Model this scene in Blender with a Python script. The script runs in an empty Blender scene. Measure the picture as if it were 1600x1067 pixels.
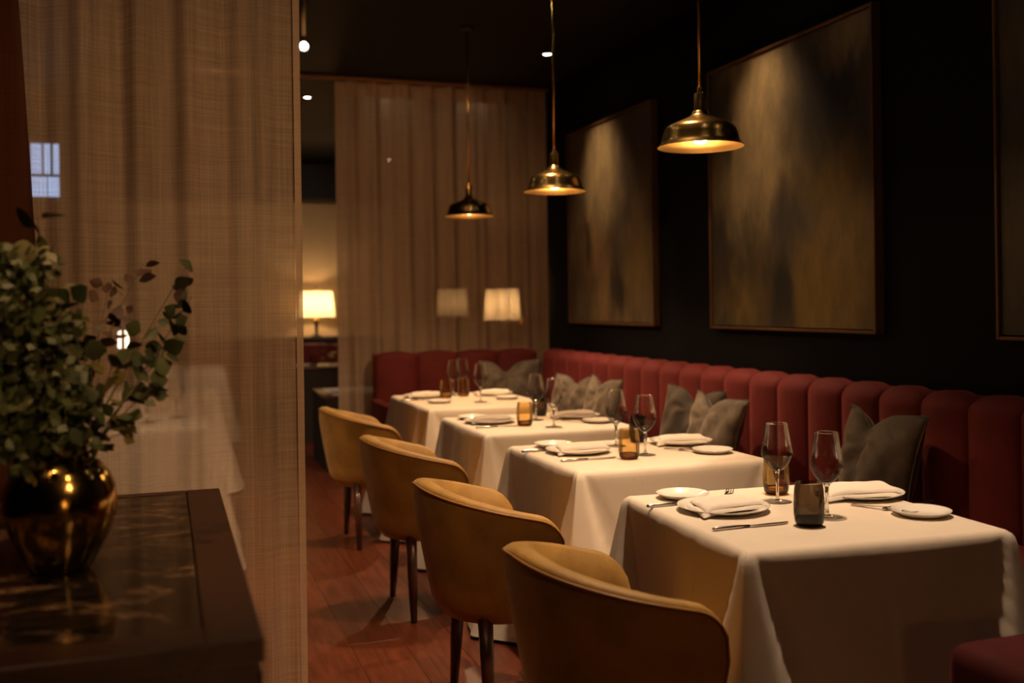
import bpy, bmesh, math, random
from mathutils import Vector, Matrix, Euler

# ------------------------------------------------------------------ scene, camera, world, light, exposure
sc = bpy.context.scene
col = sc.collection
PI = math.pi
rnd = random.Random(7)

cam_d = bpy.data.cameras.new('camera'); cam = bpy.data.objects.new('camera', cam_d); col.objects.link(cam)
cam.matrix_world = (Matrix.Translation((0, 0, 1.35)) @ Matrix.Rotation(math.radians(-18.7), 4, 'Z')
                    @ Matrix.Rotation(PI/2, 4, 'X') @ Matrix.Rotation(-0.0135, 4, 'Z'))
cam_d.sensor_width = 36; cam_d.lens = 36.0; cam_d.shift_y = -58.8/1600
cam_d.clip_start = 0.05; cam_d.clip_end = 60
cam_d.dof.use_dof = True; cam_d.dof.focus_distance = 3.2; cam_d.dof.aperture_fstop = 2.0
sc.camera = cam
sc.view_settings.view_transform = 'Standard'; sc.view_settings.look = 'None'
sc.view_settings.exposure = 0.0; sc.view_settings.gamma = 1.0; sc.view_settings.use_curve_mapping = False
sc.cycles.use_denoising = True
sc.cycles.sample_clamp_indirect = 3.0
sc.cycles.max_bounces = 12; sc.cycles.transparent_max_bounces = 24; sc.cycles.transmission_bounces = 10
sc.cycles.caustics_reflective = False; sc.cycles.caustics_refractive = False

world = bpy.data.worlds.new('World'); sc.world = world; world.use_nodes = True
bg = world.node_tree.nodes['Background']; bg.inputs[0].default_value = (0.40, 0.22, 0.11, 1); bg.inputs[1].default_value = 0.012

WARM = (1.0, 0.60, 0.30)
AMB = (1.0, 0.57, 0.27)
WARM2 = (1.0, 0.69, 0.44)
CEIL = 3.17
P_PEND = 68.0      # watts of each pendant's spot
P_TABLE = 275.0     # recessed spots over the table row
P_ART = 120.0       # recessed picture spots
P_LOUNGE_FILL = 130.0    # added fill spots over the near lounge, all out of view
P_AISLE = 170.0    # aisle spot, plus an added one brightening the back curtain
P_BENCH_FILL = 90.0    # added hidden spots brightening the banquette back
P_BACK = 30.0      # far-room spots: the seen ones plus added fill out of view
P_LAMP = 11.0       # table lamp bulb
P_SCONCE = 5.0
P_FRONT_FILL = 115.0  # unseen lamp added behind the camera to fill cloth fronts and chairs

def spot(name, loc, target, watts, size, blend=0.4, color=WARM2, radius=0.03):
    d = bpy.data.lights.new(name, 'SPOT'); d.energy = watts; d.color = color
    d.spot_size = math.radians(size); d.spot_blend = blend; d.shadow_soft_size = radius
    o = bpy.data.objects.new(name, d); col.objects.link(o); o.location = loc
    v = Vector(target) - Vector(loc)
    o.rotation_euler = v.to_track_quat('-Z', 'Y').to_euler()
    return o

def point(name, loc, watts, color=WARM, radius=0.03):
    d = bpy.data.lights.new(name, 'POINT'); d.energy = watts; d.color = color; d.shadow_soft_size = radius
    o = bpy.data.objects.new(name, d); col.objects.link(o); o.location = loc
    return o

# (x, y, watts, target, cone, blend) of every ceiling spot, real and added fill; the fittings are built further down
DOWNLIGHTS = [
    (1.72, 2.50, P_TABLE, (1.42, 2.55, 0), 60, 0.7), (1.72, 3.70, P_TABLE*0.45, (1.42, 3.65, 0), 60, 0.7),
    (1.72, 4.95, P_TABLE*0.45, (1.42, 4.85, 0), 60, 0.7),
    (2.66, 6.98, P_ART, (3.00, 6.90, 1.70), 72, 1.0), (2.66, 4.72, P_ART, (3.00, 4.72, 1.75), 70, 1.0),
    (2.66, 2.40, P_ART*0.1, (3.05, 2.40, 1.95), 50, 1.0),
    (1.15, -0.6, P_LOUNGE_FILL*2.3, (-0.02, 3.05, 1.38), 40, 1.0), (1.60, -0.9, P_LOUNGE_FILL*0.08, (1.70, 2.1, 0.3), 60, 1.0),
    (0.55, 0.9, P_LOUNGE_FILL*0.25, (0.1, 3.0, 1.1), 56, 1.0), (-0.55, 1.6, P_LOUNGE_FILL*0.7, (-0.28, 2.2, 1.2), 44, 0.8),
    (0.85, 4.6, P_AISLE*0.85, (1.75, 8.1, 2.15), 44, 1.0), (0.62, 4.1, P_AISLE*0.15, (0.62, 4.2, 0), 70, 0.8),  # the first is added to brighten the back curtain
    (2.67, 12.60, P_BACK*0.6, (2.8, 12.4, 0.3), 60, 0.5), (1.19, 8.98, P_BACK, (1.15, 8.9, 0), 70, 0.5),
    (2.45, 8.36, P_BACK*1.3, (2.80, 9.8, 0.6), 60, 0.5), (1.75, 8.36, P_BACK*1.6, (1.6, 10.6, 0.6), 55, 0.5),  # out of view, added to light the far room
    (1.75, 5.25, P_BENCH_FILL, (2.92, 6.60, 0.80), 40, 1.0), (1.95, 4.20, P_BENCH_FILL*0.4, (2.92, 5.05, 0.80), 34, 1.0),
    (-0.45, 4.3, P_BACK*6, (-0.2, 5.9, 0.3), 50, 0.5), (0.05, 4.6, P_BACK*9, (0.0, 8.3, 0.5), 40, 0.5),  # out of view, added to brighten the tables behind the front curtain
    (-0.2, 4.7, P_BACK*16, (0.75, 13.3, 1.55), 34, 0.8), (-1.45, 11.6, P_BACK*0.2, (-1.4, 11.8, 0), 60, 0.5),  # the first is added to brighten the far wall
]
for i, (x, y, w, tg, s, b) in enumerate(DOWNLIGHTS):
    spot('downlight_beam', (x, y, CEIL - 0.015), tg, w, s, b, AMB if 6 <= i <= 11 else WARM2, 0.09 if i in (3, 4, 5) else 0.035)

# ------------------------------------------------------------------ materials
def mat(name):
    m = bpy.data.materials.new(name); m.use_nodes = True
    nt = m.node_tree; bs = nt.nodes.get('Principled BSDF')
    return m, nt, bs

def N(nt, t, **kw):
    n = nt.nodes.new(t)
    for k, v in kw.items(): setattr(n, k, v)
    return n

def coords(nt, scale=(1, 1, 1), src='Object'):
    tc = N(nt, 'ShaderNodeTexCoord'); mp = N(nt, 'ShaderNodeMapping')
    mp.inputs['Scale'].default_value = scale
    nt.links.new(tc.outputs[src], mp.inputs['Vector']); return mp.outputs['Vector']

def noise(nt, vec, scale=5, detail=4, rough=0.55, dist=0.0):
    n = N(nt, 'ShaderNodeTexNoise'); n.inputs['Scale'].default_value = scale
    n.inputs['Detail'].default_value = detail; n.inputs['Roughness'].default_value = rough
    n.inputs['Distortion'].default_value = dist
    nt.links.new(vec, n.inputs['Vector']); return n.outputs['Fac']

def ramp(nt, fac, stops):
    r = N(nt, 'ShaderNodeValToRGB'); e = r.color_ramp.elements
    while len(e) < len(stops): e.new(0.5)
    for el, (p, c) in zip(e, stops):
        el.position = p; el.color = (c[0], c[1], c[2], 1) if len(c) == 3 else c
    nt.links.new(fac, r.inputs['Fac']); return r.outputs['Color']

def bump(nt, bs, h, strength=0.2, dist=0.01):
    b = N(nt, 'ShaderNodeBump'); b.inputs['Strength'].default_value = strength; b.inputs['Distance'].default_value = dist
    nt.links.new(h, b.inputs['Height']); nt.links.new(b.outputs['Normal'], bs.inputs['Normal'])

def math_n(nt, op, a, b=None, clamp=False):
    n = N(nt, 'ShaderNodeMath', operation=op); n.use_clamp = clamp
    for i, v in enumerate((a, b)):
        if v is None: continue
        if isinstance(v, (int, float)): n.inputs[i].default_value = v
        else: nt.links.new(v, n.inputs[i])
    return n.outputs[0]

def simple(name, c1, c2=None, scale=8, rough=0.6, metal=0.0, bump_s=0.0, bump_scale=200, sheen=0.0, sheen_c=(1, 1, 1), stretch=(1, 1, 1), spec=None, coat=0.0, detail=4):
    m, nt, bs = mat(name)
    v = coords(nt, stretch)
    f = noise(nt, v, scale, detail)
    c = ramp(nt, f, [(0.3, c1), (0.7, c2 or c1)])
    nt.links.new(c, bs.inputs['Base Color'])
    bs.inputs['Roughness'].default_value = rough; bs.inputs['Metallic'].default_value = metal
    if spec is not None: bs.inputs['Specular IOR Level'].default_value = spec
    if sheen:
        bs.inputs['Sheen Weight'].default_value = sheen; bs.inputs['Sheen Roughness'].default_value = 0.4
        bs.inputs['Sheen Tint'].default_value = (*sheen_c, 1)
    if coat: bs.inputs['Coat Weight'].default_value = coat; bs.inputs['Coat Roughness'].default_value = 0.1
    if bump_s: bump(nt, bs, noise(nt, v, bump_scale, 2), bump_s, 0.003)
    return m

M = {}
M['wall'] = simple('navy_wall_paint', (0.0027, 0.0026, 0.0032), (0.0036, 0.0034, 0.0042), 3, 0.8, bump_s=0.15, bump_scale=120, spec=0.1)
M['tan_wall'] = simple('tan_plaster', (0.52, 0.38, 0.22), (0.60, 0.45, 0.26), 2, 0.8, bump_s=0.1)
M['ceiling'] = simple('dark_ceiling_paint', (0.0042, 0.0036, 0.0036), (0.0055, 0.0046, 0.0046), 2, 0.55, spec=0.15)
M['soffit'] = simple('slate_soffit_paint', (0.02, 0.018, 0.022), None, 2, 0.7)
M['red'] = simple('red_velvet', (0.105, 0.0135, 0.0125), (0.155, 0.021, 0.019), 6, 0.75, sheen=0.25, sheen_c=(0.8, 0.20, 0.15), bump_s=0.1, bump_scale=500, spec=0.25)
M['red_shaded'] = simple('shaded_red_velvet', (0.035, 0.0045, 0.0045), (0.055, 0.007, 0.007), 6, 0.8, sheen=0.1, sheen_c=(0.7, 0.12, 0.10), bump_s=0.1, bump_scale=500, spec=0.12)  # red velvet with shade put into its colour, for the foreground bench
M['mustard'] = simple('mustard_velvet', (0.27, 0.14, 0.022), (0.45, 0.245, 0.046), 9, 0.62, sheen=0.35, sheen_c=(1, .75, .4), bump_s=0.25, bump_scale=160)
M['mustard_piping'] = simple('mustard_piping', (0.28, 0.12, 0.02), None, 9, 0.5)
M['leg_wood'] = simple('dark_walnut', (0.045, 0.014, 0.007), (0.08, 0.026, 0.012), 6, 0.35, stretch=(12, 12, 1), coat=0.3)
M['console_wood'] = simple('red_brown_wood', (0.035, 0.012, 0.007), (0.055, 0.019, 0.010), 8, 0.38, stretch=(10, 1, 10))
M['pillow'] = simple('taupe_velvet', (0.030, 0.021, 0.014), (0.19, 0.145, 0.10), 9, 0.8, sheen=0.5, sheen_c=(.9, .75, .6), bump_s=0.35, bump_scale=30, detail=8)
M['pillow_dark'] = simple('dark_taupe_velvet', (0.012, 0.0085, 0.006), (0.085, 0.062, 0.041), 8, 0.8, sheen=0.4, sheen_c=(.8, .65, .5), bump_s=0.35, bump_scale=30, detail=8)
M['china'] = simple('white_china', (0.80, 0.74, 0.66), None, 3, 0.16, coat=0.3)
M['napkin'] = simple('napkin_linen', (0.66, 0.58, 0.50), (0.72, 0.64, 0.55), 20, 0.85, bump_s=0.2, bump_scale=400)
M['napkin_grey'] = simple('grey_napkin_linen', (0.36, 0.30, 0.25), (0.42, 0.35, 0.29), 20, 0.85, bump_s=0.2, bump_scale=400)
M['steel'] = simple('polished_steel', (0.62, 0.56, 0.52), None, 5, 0.16, metal=1.0)
M['black'] = simple('black_metal', (0.012, 0.010, 0.009), None, 5, 0.5)
M['dark_cloth'] = simple('dark_brown_cloth', (0.022, 0.014, 0.010), (0.03, 0.018, 0.013), 12, 0.9)
M['ivory'] = simple('ivory_ceramic', (0.62, 0.5, 0.3), None, 4, 0.3)
M['flower'] = simple('yellow_flower_petal', (0.55, 0.40, 0.10), (0.6, 0.5, 0.25), 30, 0.8)
M['rail'] = simple('bronze_rail', (0.30, 0.13, 0.045), None, 4, 0.5, metal=0.2)
M['frame'] = simple('bronze_frame', (0.12, 0.055, 0.02), (0.16, 0.08, 0.03), 14, 0.4, metal=0.55)

def brass(name, c1, c2, rough):
    m, nt, bs = mat(name)
    v = coords(nt, (2, 2, 90))
    f = noise(nt, v, 6, 3)
    nt.links.new(ramp(nt, f, [(0.3, c1), (0.7, c2)]), bs.inputs['Base Color'])
    bs.inputs['Metallic'].default_value = 1.0; bs.inputs['Roughness'].default_value = rough
    bump(nt, bs, f, 0.08, 0.002); return m
M['brass'] = brass('brushed_brass', (0.60, 0.34, 0.09), (0.74, 0.44, 0.13), 0.24)
M['brass_inner'] = brass('satin_brass_lining', (0.80, 0.50, 0.16), (0.86, 0.56, 0.20), 0.42)
M['vase_brass'] = brass('dark_bronze_glaze', (0.50, 0.32, 0.085), (0.60, 0.39, 0.11), 0.14)

def cloth_mat():
    m, nt, bs = mat('cream_tablecloth')
    v = coords(nt)
    f = noise(nt, v, 5, 3)
    nt.links.new(ramp(nt, f, [(0.3, (0.66, 0.56, 0.45)), (0.7, (0.71, 0.61, 0.49))]), bs.inputs['Base Color'])
    bs.inputs['Roughness'].default_value = 0.85
    bs.inputs['Sheen Weight'].default_value = 0.15
    w = noise(nt, coords(nt, (1, 1, 1)), 700, 2)
    l = noise(nt, coords(nt, (14, 14, 2)), 1.0, 3)
    h = math_n(nt, 'ADD', math_n(nt, 'MULTIPLY', w, 0.05), math_n(nt, 'MULTIPLY', l, 0.6))
    bump(nt, bs, h, 0.35, 0.012)
    return m
M['cloth'] = cloth_mat()

def emis(name, color, strength):
    m, nt, bs = mat(name)
    e = N(nt, 'ShaderNodeEmission'); e.inputs[0].default_value = (*color, 1); e.inputs[1].default_value = strength
    nt.links.new(e.outputs[0], nt.nodes['Material Output'].inputs['Surface']); return m
M['bulb'] = emis('warm_bulb', (1, 0.68, 0.32), 60)
M['flame'] = emis('lantern_glow', (1, 0.80, 0.58), 8)
M['lens'] = emis('downlight_lens', (1, 0.86, 0.66), 30)
M['dusk'] = emis('dusk_sky_glow', (0.50, 0.66, 1.0), 1.6)

def shade_mat(nm='lit_linen_shade', glow=0.5):
    m, nt, bs = mat(nm)
    out = nt.nodes['Material Output']
    tr = N(nt, 'ShaderNodeBsdfTranslucent'); tr.inputs[0].default_value = (0.85, 0.72, 0.48, 1)
    df = N(nt, 'ShaderNodeBsdfDiffuse'); df.inputs[0].default_value = (0.8, 0.7, 0.5, 1)
    mx = N(nt, 'ShaderNodeMixShader'); mx.inputs[0].default_value = 0.3
    nt.links.new(tr.outputs[0], mx.inputs[1]); nt.links.new(df.outputs[0], mx.inputs[2])
    e = N(nt, 'ShaderNodeEmission'); e.inputs[0].default_value = (1.0, 0.66, 0.26, 1); e.inputs[1].default_value = glow
    ad = N(nt, 'ShaderNodeAddShader'); nt.links.new(mx.outputs[0], ad.inputs[0]); nt.links.new(e.outputs[0], ad.inputs[1])
    nt.links.new(ad.outputs[0], out.inputs['Surface']); return m
M['shade'] = shade_mat(); M['shade_dim'] = shade_mat('dim_linen_shade', 0.03)

def sheer(name, c1, c2, opac, thread=0.35):
    m, nt, bs = mat(name)
    out = nt.nodes['Material Output']
    tv = noise(nt, coords(nt, (160, 1, 2.5)), 1.0, 3, 0.7)       # vertical threads
    th = noise(nt, coords(nt, (4, 1, 220)), 1.0, 3, 0.7)         # cross threads
    ts = noise(nt, coords(nt, (18, 1, 0.25)), 1.0, 3, 0.6)       # broad slubs
    s = math_n(nt, 'ADD', tv, th); s = math_n(nt, 'SUBTRACT', s, 1.0)
    s = math_n(nt, 'MULTIPLY', s, thread*2.2)
    s2 = math_n(nt, 'MULTIPLY', math_n(nt, 'SUBTRACT', ts, 0.5), thread*2.6)
    fac = math_n(nt, 'ADD', math_n(nt, 'ADD', s, s2), opac)
    fac = math_n(nt, 'MINIMUM', math_n(nt, 'MAXIMUM', fac, 0.12), 0.97)
    c = ramp(nt, math_n(nt, 'MULTIPLY', math_n(nt, 'ADD', tv, th), 0.5), [(0.35, c1), (0.65, c2)])
    df = N(nt, 'ShaderNodeBsdfDiffuse'); tl = N(nt, 'ShaderNodeBsdfTranslucent'); tp = N(nt, 'ShaderNodeBsdfTransparent')
    nt.links.new(c, df.inputs[0]); nt.links.new(c, tl.inputs[0])
    a = N(nt, 'ShaderNodeMixShader'); a.inputs[0].default_value = 0.42
    nt.links.new(df.outputs[0], a.inputs[1]); nt.links.new(tl.outputs[0], a.inputs[2])
    b = N(nt, 'ShaderNodeMixShader'); nt.links.new(fac, b.inputs[0])
    nt.links.new(tp.outputs[0], b.inputs[1]); nt.links.new(a.outputs[0], b.inputs[2])
    nt.links.new(b.outputs[0], out.inputs['Surface']); return m
M['sheer_front'] = sheer('sheer_linen', (0.52, 0.385, 0.265), (0.66, 0.49, 0.345), 0.68, 0.17)
M['sheer_drape'] = sheer('gathered_linen', (0.075, 0.026, 0.012), (0.105, 0.036, 0.016), 0.96, 0.05)
M['sheer_back'] = sheer('sheer_voile', (0.52, 0.37, 0.25), (0.64, 0.46, 0.315), 0.80, 0.09)
M['sheer_hem'] = sheer('sheer_hem', (0.54, 0.39, 0.26), (0.66, 0.48, 0.33), 0.93, 0.05)

M['heading'] = simple('curtain_heading_tape', (0.42, 0.29, 0.19), (0.50, 0.35, 0.235), 40, 0.9)
def thin_glass(name, tint, refl=1.0):
    m, nt, bs = mat(name)
    out = nt.nodes['Material Output']
    tp = N(nt, 'ShaderNodeBsdfTransparent'); tp.inputs[0].default_value = (*tint, 1)
    gl = N(nt, 'ShaderNodeBsdfGlossy'); gl.inputs['Roughness'].default_value = 0.03
    lw = N(nt, 'ShaderNodeLayerWeight'); lw.inputs['Blend'].default_value = 0.34
    f = math_n(nt, 'MULTIPLY', lw.outputs['Fresnel'], refl, True)
    mx = N(nt, 'ShaderNodeMixShader'); nt.links.new(f, mx.inputs[0])
    nt.links.new(tp.outputs[0], mx.inputs[1]); nt.links.new(gl.outputs[0], mx.inputs[2])
    nt.links.new(mx.outputs[0], out.inputs['Surface']); return m
M['glass'] = thin_glass('clear_wine_glass', (0.965, 0.955, 0.945), 0.7)
M['amber'] = thin_glass('amber_glass', (0.88, 0.72, 0.44), 0.8)
M['smoke'] = thin_glass('smoked_glass', (0.27, 0.22, 0.17), 0.7)
M['amber_base'] = thin_glass('thick_amber_glass', (0.72, 0.52, 0.24), 0.9)
M['smoke_base'] = thin_glass('thick_smoked_glass', (0.28, 0.2, 0.14), 0.9)

def solid_glass(name):
    m, nt, bs = mat(name)
    bs.inputs['Base Color'].default_value = (0.97, 0.96, 0.94, 1); bs.inputs['Roughness'].default_value = 0.02
    bs.inputs['Transmission Weight'].default_value = 1.0; bs.inputs['IOR'].default_value = 1.45; return m
M['stem_glass'] = solid_glass('clear_stem_glass')

def marble():
    m, nt, bs = mat('dark_marble')
    v = coords(nt, (1.4, 3.2, 1))
    n1 = noise(nt, v, 3.0, 9, 0.65, 1.2)
    n2 = noise(nt, v, 9.0, 8, 0.7, 0.8)
    c = ramp(nt, n1, [(0.40, (0.010, 0.008, 0.007)), (0.52, (0.030, 0.020, 0.014)), (0.565, (0.22, 0.135, 0.075)), (0.60, (0.028, 0.02, 0.014)), (0.75, (0.012, 0.009, 0.008))])
    d = ramp(nt, n2, [(0.45, (0.5, 0.5, 0.5)), (0.7, (1.6, 1.5, 1.4))])
    mm = N(nt, 'ShaderNodeMix', data_type='RGBA', blend_type='MULTIPLY'); mm.inputs[0].default_value = 1.0
    nt.links.new(c, mm.inputs[6]); nt.links.new(d, mm.inputs[7])
    nt.links.new(mm.outputs[2], bs.inputs['Base Color'])
    bs.inputs['Roughness'].default_value = 0.12; return m
M['marble'] = marble()

def plank_mat():
    m, nt, bs = mat('oiled_plank')
    v = coords(nt, (9, 0.8, 1), 'Object')
    oi = N(nt, 'ShaderNodeObjectInfo')
    ad = N(nt, 'ShaderNodeVectorMath', operation='ADD'); nt.links.new(v, ad.inputs[0]); nt.links.new(oi.outputs['Location'], ad.inputs[1])
    f = noise(nt, ad.outputs[0], 5, 6, 0.6, 0.4)
    c = ramp(nt, f, [(0.3, (0.085, 0.0185, 0.0055)), (0.55, (0.145, 0.032, 0.0095)), (0.75, (0.20, 0.050, 0.016))])
    hs = N(nt, 'ShaderNodeHueSaturation')
    nt.links.new(math_n(nt, 'ADD', math_n(nt, 'MULTIPLY', oi.outputs['Random'], 0.5), 0.75), hs.inputs['Value'])
    nt.links.new(c, hs.inputs['Color']); nt.links.new(hs.outputs[0], bs.inputs['Base Color'])
    r = noise(nt, ad.outputs[0], 3, 4)
    nt.links.new(math_n(nt, 'ADD', math_n(nt, 'MULTIPLY', r, 0.25), 0.26), bs.inputs['Roughness'])
    bump(nt, bs, f, 0.12, 0.004); return m
M['plank'] = plank_mat()

def leaf_mat(name, c1, c2):
    m, nt, bs = mat(name)
    oi = N(nt, 'ShaderNodeObjectInfo')
    f = noise(nt, coords(nt), 18, 3)
    s = math_n(nt, 'ADD', math_n(nt, 'MULTIPLY', oi.outputs['Random'], 0.55), math_n(nt, 'MULTIPLY', f, 0.45))
    nt.links.new(ramp(nt, s, [(0.15, c1), (0.85, c2)]), bs.inputs['Base Color'])
    bs.inputs['Roughness'].default_value = 0.55; return m
M['leaf_green'] = leaf_mat('olive_green_leaf', (0.014, 0.022, 0.005), (0.058, 0.070, 0.015))
M['leaf_red'] = leaf_mat('russet_leaf', (0.045, 0.022, 0.014), (0.085, 0.044, 0.024))
M['leaf_pale'] = leaf_mat('pale_sage_leaf', (0.05, 0.052, 0.018), (0.17, 0.155, 0.062))
M['leaf_yellow'] = leaf_mat('yellow_green_leaf', (0.10, 0.09, 0.015), (0.18, 0.15, 0.03))
M['twig'] = simple('brown_twig', (0.05, 0.03, 0.014), (0.08, 0.05, 0.02), 20, 0.7)

def painting_mat(name, seed, base, blobs):
    """abstract canvas: v = (u, w) in 0..1, soft smudges dragged downwards"""
    m, nt, bs = mat(name)
    tc = N(nt, 'ShaderNodeTexCoord')
    mp = N(nt, 'ShaderNodeMapping'); mp.inputs['Location'].default_value = (seed, seed*1.7, 0); mp.inputs['Scale'].default_value = (4.2, 1.5, 1)
    nt.links.new(tc.outputs['UV'], mp.inputs['Vector'])
    nz = N(nt, 'ShaderNodeTexNoise'); nz.inputs['Scale'].default_value = 1.6; nz.inputs['Detail'].default_value = 8; nz.inputs['Roughness'].default_value = 0.62
    nt.links.new(mp.outputs[0], nz.inputs['Vector'])
    sub = N(nt, 'ShaderNodeVectorMath', operation='SUBTRACT'); nt.links.new(nz.outputs['Color'], sub.inputs[0]); sub.inputs[1].default_value = (0.5, 0.5, 0.5)
    scl = N(nt, 'ShaderNodeVectorMath', operation='MULTIPLY'); nt.links.new(sub.outputs[0], scl.inputs[0]); scl.inputs[1].default_value = (0.34, 0.52, 0)
    add = N(nt, 'ShaderNodeVectorMath', operation='ADD'); nt.links.new(tc.outputs['UV'], add.inputs[0]); nt.links.new(scl.outputs[0], add.inputs[1])
    P = add.outputs[0]
    fine = noise(nt, mp.outputs[0], 4, 10, 0.68)
    cur = ramp(nt, nz.outputs['Fac'], [(0.35, base[0]), (0.65, base[1])])
    for (u, w, ru, rw, c, k) in blobs:
        mm = N(nt, 'ShaderNodeMapping'); mm.vector_type = 'POINT'
        mm.inputs['Location'].default_value = (-u/ru, -w/rw, 0); mm.inputs['Scale'].default_value = (1/ru, 1/rw, 0)
        nt.links.new(P, mm.inputs['Vector'])
        ln = N(nt, 'ShaderNodeVectorMath', operation='LENGTH'); nt.links.new(mm.outputs[0], ln.inputs[0])
        mr = N(nt, 'ShaderNodeMapRange'); mr.interpolation_type = 'SMOOTHSTEP'
        mr.inputs['From Min'].default_value = 0.15; mr.inputs['From Max'].default_value = 1.0
        nt.links.new(ln.outputs['Value'], mr.inputs['Value'])
        fk = math_n(nt, 'MULTIPLY', math_n(nt, 'SUBTRACT', 1.0, mr.outputs[0]), k)
        mx = N(nt, 'ShaderNodeMix', data_type='RGBA'); nt.links.new(fk, mx.inputs[0])
        nt.links.new(cur, mx.inputs[6]); mx.inputs[7].default_value = (*c, 1); cur = mx.outputs[2]
    d = ramp(nt, fine, [(0.30, (0.66, 0.65, 0.63)), (0.5, (0.97, 0.97, 0.96)), (0.70, (1.35, 1.32, 1.26))])
    mu = N(nt, 'ShaderNodeMix', data_type='RGBA', blend_type='MULTIPLY'); mu.inputs[0].default_value = 1.0
    nt.links.new(cur, mu.inputs[6]); nt.links.new(d, mu.inputs[7]); nt.links.new(mu.outputs[2], bs.inputs['Base Color'])
    bs.inputs['Roughness'].default_value = 0.5
    bump(nt, bs, fine, 0.3, 0.004); return m

DK = (0.005, 0.004, 0.003); OL = (0.150, 0.090, 0.016); GR = (0.28, 0.195, 0.088); BR = (0.19, 0.095, 0.03)
# u runs from the far end of the canvas to the near end, w from bottom to top
M['canvas_near'] = painting_mat('abstract_canvas_smoke', 3.1, ((0.014, 0.010, 0.005), (0.055, 0.038, 0.014)), [
    (0.30, 0.90, 0.34, 0.30, GR, 0.9), (0.85, 0.80, 0.30, 0.32, DK, 0.85), (0.90, 0.99, 0.22, 0.14, GR, 0.6), (0.32, 0.55, 0.42, 0.28, GR, 0.7), (0.10, 0.82, 0.14, 0.4, DK, 0.7),  # pale top smudge is partly the picture spot's streak, painted in
    (0.72, 0.18, 0.50, 0.50, OL, 0.9), (0.82, 0.35, 0.30, 0.4, OL, 0.7), (0.48, 0.13, 0.17, 0.32, DK, 0.97), (0.55, 0.40, 0.22, 0.2, (0.03, 0.026, 0.022), 0.8), (0.17, 0.12, 0.22, 0.22, OL, 0.6), (0.08, 0.2, 0.14, 0.25, DK, 0.7)])
M['canvas_far'] = painting_mat('abstract_canvas_amber', 8.4, ((0.04, 0.026, 0.012), (0.09, 0.06, 0.028)), [
    (0.42, 0.75, 0.35, 0.45, GR, 0.7), (0.30, 0.35, 0.3, 0.3, BR, 0.6), (0.24, 0.38, 0.10, 0.18, DK, 0.75), (0.62, 0.14, 0.12, 0.24, DK, 0.8), (0.42, 0.15, 0.16, 0.3, (0.17, 0.10, 0.04), 0.8), (0.85, 0.3, 0.25, 0.4, OL, 0.5), (0.85, 0.85, 0.25, 0.3, DK, 0.4)])  # pale blob at top centre paints in the spot's light cone
M['canvas_edge'] = painting_mat('abstract_canvas_shadow', 1.2, ((0.012, 0.010, 0.006), (0.03, 0.024, 0.012)), [(0.3, 0.8, 0.5, 0.3, OL, 0.4), (0.2, 0.3, 0.4, 0.4, OL, 0.3)])

# ------------------------------------------------------------------ mesh helpers
def link(name, me, m=None, parent=None, smooth=False, loc=None, rot=None):
    o = bpy.data.objects.new(name, me); col.objects.link(o)
    if m is not None and not me.materials: me.materials.append(m)
    if smooth:
        for p in me.polygons: p.use_smooth = True
    if parent is not None: o.parent = parent
    if loc is not None: o.location = loc
    if rot is not None: o.rotation_euler = rot
    return o

def mesh(name, verts, faces, smooth=False):
    me = bpy.data.meshes.new(name); me.from_pydata([tuple(v) for v in verts], [], faces); me.update()
    if smooth:
        for p in me.polygons: p.use_smooth = True
    return me

def lathe_me(name, prof, seg=32, smooth=True, autosharp=None):
    vs, fs = [], []
    n = len(prof)
    for i in range(seg):
        a = 2*PI*i/seg
        for r, z in prof: vs.append((r*math.cos(a), r*math.sin(a), z))
    for i in range(seg):
        j = (i+1) % seg
        for k in range(n-1): fs.append((i*n+k, j*n+k, j*n+k+1, i*n+k+1))
    me = bpy.data.meshes.new(name)
    bm = bmesh.new()
    bv = [bm.verts.new(v) for v in vs]
    for f in fs: bm.faces.new([bv[q] for q in f])
    bmesh.ops.remove_doubles(bm, verts=bm.verts, dist=1e-6)
    bmesh.ops.recalc_face_normals(bm, faces=bm.faces)
    for f in bm.faces: f.smooth = smooth
    if autosharp:
        for e in bm.edges:
            if len(e.link_faces) == 2 and e.calc_face_angle(0) > math.radians(autosharp): e.smooth = False
    bm.to_mesh(me); bm.free(); return me

def box_me(name, x0, x1, y0, y1, z0, z1, bev=0.0, seg=2):
    bm = bmesh.new()
    bmesh.ops.create_cube(bm, size=1.0, matrix=Matrix.Translation(((x0+x1)/2, (y0+y1)/2, (z0+z1)/2)) @ Matrix.Diagonal((x1-x0, y1-y0, z1-z0, 1)))
    if bev > 0:
        bmesh.ops.bevel(bm, geom=bm.edges[:], offset=bev, segments=seg, profile=0.5, affect='EDGES')
        if seg > 1:
            for f in bm.faces: f.smooth = True
    me = bpy.data.meshes.new(name); bm.to_mesh(me); bm.free(); return me

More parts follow.
